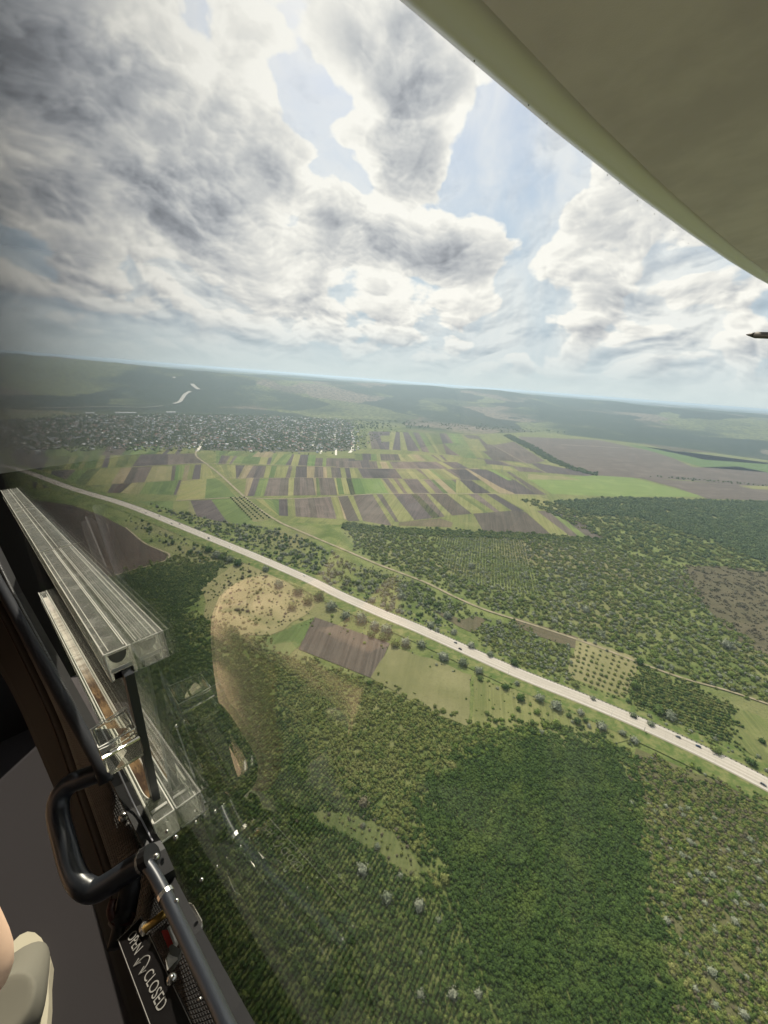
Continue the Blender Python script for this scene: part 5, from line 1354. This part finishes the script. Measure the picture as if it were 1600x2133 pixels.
# latch hardware
bm = bmesh.new(); tube(bm, [S(303, 1934, .485), S(345, 1902, .475)], .0029, 14); pin = dpart('brass_pin', bm, brass, smooth=True)
bm = bmesh.new(); tube(bm, [S(299, 1938, .486), S(304, 1933, .4848)], .0046, 14); dpart('pin_head', bm, steel, pin)
bm = bmesh.new(); sp = [S(348, 1933, .462), S(361, 1966, .455), S(345, 1998, .447), (S(348, 2022, .440))]; wv2 = Vector(rt) * .003 + Vector(fw) * .006
for a, b_ in zip(sp, sp[1:]): hexa(bm, [a, a + wv2, a + wv2 + Nd * .0012, a + Nd * .0012, b_, b_ + wv2, b_ + wv2 + Nd * .0012, b_ + Nd * .0012])
brk = dpart('latch_lever', bm, mat('worn aluminium', (.50, .48, .43), .4, .7))
bm = bmesh.new(); a, b_ = S(336, 1940, .468), S(350, 1974, .461); hexa(bm, [a, a + Vector(rt) * .0042, a + Vector(rt) * .0042 + Nd * .001, a + Nd * .001, b_, b_ + Vector(rt) * .0036, b_ + Vector(rt) * .0036 + Nd * .001, b_ + Nd * .001]); dpart('red_tag', bm, mat('red paint', (.45, .04, .03), .5), brk)
bm = bmesh.new(); a, b_ = S(352, 1972, .452), S(372, 2000, .446); hexa(bm, [a, S(372, 1984, .446), b_, S(356, 2026, .44), a + Nd * .002, S(372, 1984, .446) + Nd * .002, b_ + Nd * .002, S(356, 2026, .44) + Nd * .002]); dpart('keeper', bm, mat('grey green metal', (.14, .14, .12), .5, .4), brk)
bolt = []
for k, (x, y, s, r_) in enumerate([(258, 1702, .545, .0045), (366, 1745, .49, .0022), (348, 1732, .5, .0016), (325, 1785, .49, .0028), (368, 1877, .452, .0018), (358, 2040, .435, .0032), (417, 2082, .372, .0012), (420, 1833, .46, .0016), (238, 1588, .52, .0030)]):
    bm = bmesh.new(); c = S(x, y, s); bmesh.ops.create_uvsphere(bm, u_segments=12, v_segments=8, radius=r_, matrix=Matrix.Translation(c)); dpart('screw', bm, steel, smooth=True)
bm = bmesh.new(); a = S(385, 1882, .50); hexa(bm, [S(386, 1876, .50), S(402, 1880, .495), S(424, 1918, .49), S(420, 1948, .49), S(384, 1890, .515), S(396, 1900, .512), S(410, 1950, .51), S(414, 1962, .508)]); bmesh.ops.bevel(bm, geom=bm.edges[:], offset=.0012, segments=2, affect='EDGES'); dpart('hinge_block', bm, steel)
# strap hanging from the lower handle foot
bm = bmesh.new(); tube(bm, smooth_path([S(285, 1800, .505), S(272, 1845, .51), S(262, 1895, .515), S(250, 1925, .515), S(238, 1975, .51)], 5), [.0065] * 5 + [.008] * 6 + [.009] * 5 + [.005] * 5, 10); dpart('strap', bm, blackp, smooth=True)
bm = bmesh.new(); tube(bm, smooth_path([S(236, 1872, .512), S(230, 1900, .512), S(243, 1920, .512), S(268, 1918, .512), S(275, 1900, .512)], 5), .003, 8); dpart('buckle', bm, mat('dark red plastic', (.05, .015, .012), .4), smooth=True)

# --- cabin round the camera
def shell(name, a0, a1, b0, b1, c0, c1, m, label):
    bm = bmesh.new(); abox(bm, a0, a1, b0, b1, c0, c1); return tag(bm_obj(name, bm, m), label, None, None, 'structure')


shell('cabin_floor', -1.3, 2.05, -1.15, -1.10, -.004, 1.4, carpet, 'dark carpeted floor of the cabin')
shell('cabin_ceiling', -1.3, 2.05, .63, .68, -.004, 1.4, cabm, 'dark lining of the cabin roof')
shell('cabin_wall', 2.0, 2.05, -1.10, -.12, -.004, 1.4, lining, 'dark lower front bulkhead of the cabin')
shell('cabin_wall', 2.0, 2.05, -.12, .63, -.004, 1.4, mat('grey windscreen stand-in', (.26, .26, .26), .9), 'unseen grey wall added in place of the windscreen')  # added where the windscreen would be; its grey sets the pane's reflection
shell('cabin_wall', -1.3, -1.25, -1.10, .63, -.004, 1.4, cabm, 'dark rear bulkhead of the cabin')
shell('cabin_wall', -1.25, 2.0, -1.10, .63, 1.35, 1.4, cabm, 'far side wall of the cabin')
shell('cabin_wall', -1.25, 2.0, -1.10, -.965, -.004, .03, cabm, 'lower cabin side under the door')
shell('cabin_wall', -1.25, -.76, -.965, .63, -.004, .03, cabm, 'cabin side behind the door')
# --- wing overhead
wing = empty('aircraft_wing', W(0, .8, -.2)); tag(wing, 'white high wing seen from below, filling the upper right corner', 'wing')
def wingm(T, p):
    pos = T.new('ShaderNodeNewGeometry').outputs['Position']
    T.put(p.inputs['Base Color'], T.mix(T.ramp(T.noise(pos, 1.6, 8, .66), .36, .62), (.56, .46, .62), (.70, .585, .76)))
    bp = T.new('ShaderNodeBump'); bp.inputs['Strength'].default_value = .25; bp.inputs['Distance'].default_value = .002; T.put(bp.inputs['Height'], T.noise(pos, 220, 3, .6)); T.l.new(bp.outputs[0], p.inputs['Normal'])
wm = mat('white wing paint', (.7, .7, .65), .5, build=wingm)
st = [(.0, .62), (-.4, .62), (-.8, .62), (-1.3, .62), (-2.0, .605), (-2.8, .575), (-3.8, .53), (-4.8, .47), (-5.5, .42), (-5.72, .36), (-5.85, .22), (-5.9, .0)]
nose = [(-.13, .045), (-.062, -.003), (-.042, .006), (-.019, .024), (-.004, .046), (0, .066), (-.006, .098), (-.03, .130), (-.09, .165)]
prof = [(-1.55, .10), (-1.2, .045), (-.8, .012), (-.4, .002), (-.20, .0)]
top = [(-.3, .20), (-.7, .215), (-1.1, .18), (-1.55, .115)]
def loft(name, pr, m, closed=False):
    bm = bmesh.new(); rings = []
    for c, a0_ in st:
        k = 1.0 if c > -5.5 else max(.35, 1 - (abs(c) - 5.5) * 1.5)
        rings.append([bm.verts.new(W(a0_ + x * (1 if c > -5.4 else k), .655 + .10 * (1 - k) + z * k, c) - wing.location) for x, z in pr])
    for i in range(len(rings) - 1):
        for k in range(len(pr) - 1): bm.faces.new((rings[i][k], rings[i][k + 1], rings[i + 1][k + 1], rings[i + 1][k]))
        if closed: bm.faces.new((rings[i][-1], rings[i][0], rings[i + 1][0], rings[i + 1][-1]))
    if closed: bm.faces.new(rings[-1]); bm.faces.new(rings[0][::-1])
    return bm_obj(name, bm, m, wing, True)
w1 = loft('wing_skin', prof + [(-.13, -.0005)] + [(-.13, .045)] + [(-.09, .165)] + top, wm, True)
w1.data.polygons.foreach_set('use_smooth', [False] * len(w1.data.polygons))
loft('leading_edge', nose, mat('lit leading edge tone', (.80, .74, .88), .35), True)  # lighter than the skin: the sky-lit rim is put into the colour
for i in range(14):
    c = -.65 - i * .19 - (i % 3) * .04; bm = bmesh.new(); bmesh.ops.create_uvsphere(bm, u_segments=8, v_segments=6, radius=.0018, matrix=Matrix.Translation(W(.573 + .004 * (i % 2), .6565, c) - wing.location))
    bm_obj('rivet', bm, mat('rivet', (.3, .3, .27), .5) if i == 0 else bpy.data.materials['rivet'], wing)
seam = mat('wing seam', (.36, .32, .34), .7)
for k, off in enumerate((-.62,)):
    bm = bmesh.new(); tube(bm, [W(a0_ + off, .655 + (.0 if k == 0 else .007), c) - wing.location for c, a0_ in st[:9]], .0016, 5); bm_obj('seam', bm, seam, wing)
# pitot tube: a dark rod pointing forward under the wing, on a short mast from the wing
pit = empty('pitot_tube', S(1600, 700, 3.0)); tag(pit, 'thin dark rod with a pointed tip at the right edge', 'probe')
r0_, r1_ = S(1575, 698, 3.0), S(1900, 707, 2.6)
bm = bmesh.new(); tube(bm, [r0_, r1_], .0155, 14); bm.transform(Matrix.Translation(-pit.location)); rod = bm_obj('rod', bm, mat('dark bronze', (.06, .05, .04), .5, .5), pit, True)
bm = bmesh.new(); tube(bm, [r0_, S(1566, 697.5, 3.01), S(1555, 697, 3.02)], [.0155, .010, .0025], 14); bm.transform(Matrix.Translation(-pit.location)); bm_obj('tip', bm, bpy.data.materials['dark bronze'], pit, True)
bm = bmesh.new(); tube(bm, [r1_, r1_ + Vector((.05, 0, .35)), r1_ + Vector((.1, 0, 1.2))], .012, 10); bm.transform(Matrix.Translation(-pit.location)); bm_obj('mast', bm, bpy.data.materials['dark bronze'], pit, True)

# --- the passenger in the front seat: legs at the left edge, the rest shows in the pane's reflection


def skin_mesh(name, nodes, edges, m, parent, levels=2, root=0, org=Vector()):
    me = bpy.data.meshes.new(name); me.from_pydata([tuple(p - org) for p, r_ in nodes], edges, []); o = bpy.data.objects.new(name, me); COL.objects.link(o)
    md = o.modifiers.new('s', 'SKIN'); md.use_smooth_shade = True
    for i, (p, r_) in enumerate(nodes):
        r_ = r_ if isinstance(r_, tuple) else (r_, r_); me.skin_vertices[0].data[i].radius = r_
        me.skin_vertices[0].data[i].use_root = (i == root)
    sb = o.modifiers.new('d', 'SUBSURF'); sb.levels = levels; sb.render_levels = levels
    bpy.context.view_layer.update(); dg = bpy.context.evaluated_depsgraph_get()
    m2 = bpy.data.meshes.new_from_object(o.evaluated_get(dg)); m2.materials.clear(); m2.materials.append(m)
    m2.polygons.foreach_set('use_smooth', [True] * len(m2.polygons))
    bpy.data.objects.remove(o); o2 = bpy.data.objects.new(name, m2); COL.objects.link(o2); o2.parent = parent
    return o2


skinm = mat('skin', (.62, .40, .28), .5); khaki = mat('orange khaki cloth', (.78, .53, .36), .9); shirtm = mat('grey shirt', (.22, .22, .23), .9); suede = mat('khaki suede', (.19, .18, .14), .95); sole = mat('pale sole', (.50, .46, .34), .8); hairm = mat('brown hair', (.05, .03, .02), .7)
per = empty('person', W(.40, -.72, .50)); tag(per, 'seated person in khaki trousers and khaki suede shoes at the left edge', 'person'); po = per.location
V = lambda a, b_, c: W(a + .10 * min(1, max(0, (b_ + 1.02) / .35)), b_ + .05 * min(1, max(0, (b_ + 1.0) / .4)), c)
pel, che, nek = V(.38, -.66, .52), V(.26, -.30, .54), V(.24, -.08, .54)
hd = V(.28, .07, .54)
body = [(pel, .13), (V(.30, -.46, .53), .12), (che, .14), (nek, .055), (V(.26, .0, .54), .07), (hd, .088), (V(.27, .14, .54), .070),
        (V(.24, -.14, .36), .055), (V(.38, -.34, .27), .042), (V(.60, -.42, .28), .033), (V(.66, -.43, .29), .026),
        (V(.24, -.14, .72), .055), (V(.38, -.34, .82), .042), (V(.60, -.42, .78), .033), (V(.66, -.43, .76), .026),
        (V(.62, -.56, .40), .085), (V(.86, -.50, .34), .062), (V(.88, -.75, .31), .055), (V(.90, -.98, .28), .04),
        (V(.62, -.56, .64), .085), (V(.86, -.50, .68), .062), (V(.90, -.75, .66), .055), (V(.92, -.98, .64), .04)]
bed = [(0, 1), (1, 2), (2, 3), (3, 4), (4, 5), (5, 6), (2, 7), (7, 8), (8, 9), (9, 10), (2, 11), (11, 12), (12, 13), (13, 14), (0, 15), (15, 16), (16, 17), (17, 18), (0, 19), (19, 20), (20, 21), (21, 22)]
skin_mesh('body', body, bed, skinm, per, org=po)
for wr, sg in ((V(.66, -.43, .29), 1), (V(.66, -.43, .76), -1)):
    palm = wr + Ld * .05 - Td * .004
    nn_ = [(wr, (.024, .018)), (palm, (.036, .014))]; ee = [(0, 1)]
    for f_, (sp_, ln) in enumerate(((-.027, .065), (-.009, .078), (.009, .073), (.026, .056))):
        b0_ = palm + Ld * .03 + Nd * sp_; nn_ += [(b0_, .0085), (b0_ + Ld * ln * .5 - Td * .006, .0082), (b0_ + Ld * ln * .95 - Td * .024, .0070)]; k0 = len(nn_); ee += [(1, k0 - 3), (k0 - 3, k0 - 2), (k0 - 2, k0 - 1)]
    th_ = wr + Ld * .025 + Nd * .032 * sg; nn_ += [(th_, .011), (th_ + Ld * .032 + Nd * .014 * sg - Td * .008, .010), (th_ + Ld * .058 + Nd * .016 * sg - Td * .016, .008)]; k0 = len(nn_); ee += [(0, k0 - 3), (k0 - 3, k0 - 2), (k0 - 2, k0 - 1)]
    skin_mesh('hand', nn_, ee, skinm, per, org=po)
tr = [(pel, .145), (V(.62, -.56, .40), .100), (V(.86, -.50, .34), .100), (V(.87, -.75, .292), .072), (V(.88, -.96, .272), .060), (V(.62, -.56, .64), .100), (V(.86, -.50, .68), .080), (V(.90, -.75, .66), .070), (V(.92, -.96, .64), .058)]
skin_mesh('trousers', tr, [(0, 1), (1, 2), (2, 3), (3, 4), (0, 5), (5, 6), (6, 7), (7, 8)], khaki, per, org=po)
sh_ = [(V(.34, -.58, .52), .145), (V(.30, -.46, .53), .14), (V(.26, -.30, .54), .152), (V(.24, -.16, .54), .085), (V(.25, -.16, .36), .066), (V(.34, -.28, .30), .055), (V(.25, -.16, .72), .066), (V(.34, -.28, .80), .055)]
skin_mesh('shirt', sh_, [(0, 1), (1, 2), (2, 3), (2, 4), (4, 5), (2, 6), (6, 7)], shirtm, per, org=po)
skin_mesh('hair', [(V(.24, .10, .54), .085), (V(.25, .155, .54), .07), (V(.21, .02, .54), .06)], [(0, 1), (0, 2)], hairm, per, org=po)
for dc in (-.036, .036):
    bm = bmesh.new(); bmesh.ops.create_uvsphere(bm, u_segments=10, v_segments=8, radius=.013, matrix=Matrix.Translation(V(.355, .085, .54 + dc) - po)); bm_obj('eye', bm, mat('eye white', (.8, .8, .8), .3), per, True)
bm = bmesh.new(); tube(bm, [V(.365, .09, .54) - po, V(.392, .05, .54) - po], [.007, .014], 8); bm_obj('nose', bm, skinm, per, True)
for c0_, da in ((.255, 0), (.64, .02)):
    sh = [(V(.84 + da, -1.035, c0_ + .01), (.046, .045)), (V(.92 + da, -1.035, c0_), (.048, .045)), (V(1.00 + da, -1.055, c0_ - .012), (.052, .034)), (V(1.055 + da, -1.065, c0_ - .018), (.040, .024)), (V(.89 + da, -.985, c0_ + .005), (.045, .045))]
    s1 = skin_mesh('shoe', sh, [(0, 1), (1, 2), (2, 3), (1, 4)], suede, per, root=1, org=po)
    bm = bmesh.new(); P_ = [V(.84 + da + .115 + .155 * math.cos(t), -1.085, c0_ + (.052 if math.cos(t) > 0 else .045) * math.sin(t) - .010 * math.cos(t)) - po for t in np.linspace(0, 2 * math.pi, 25)[:-1]]
    lo_ = [bm.verts.new(p - Td * .014) for p in P_]; hi_ = [bm.verts.new(p + Td * .010) for p in P_]
    for i in range(24): bm.faces.new((lo_[i], lo_[(i + 1) % 24], hi_[(i + 1) % 24], hi_[i]))
    bm.faces.new(lo_[::-1]); bm.faces.new(hi_); so_ = bm_obj('sole', bm, sole, s1)
st_ = empty('seat', V(.3, -1.1, .5)); tag(st_, 'dark cabin seat under the khaki clad person', 'seat')
for nm, (a0, a1, b0, b1, c0, c1) in {'seat_cushion': (.22, .72, -.90, -.76, .28, .78), 'backrest': (.06, .16, -.80, .05, .28, .78), 'base': (.3, .6, -1.1, -.90, .38, .68)}.items():
    bm = bmesh.new(); abox(bm, a0, a1, b0, b1, c0, c1); bmesh.ops.bevel(bm, geom=bm.edges[:], offset=.03, segments=3, affect='EDGES'); bm.transform(Matrix.Translation(-st_.location)); bm_obj(nm, bm, cabm, st_, True)
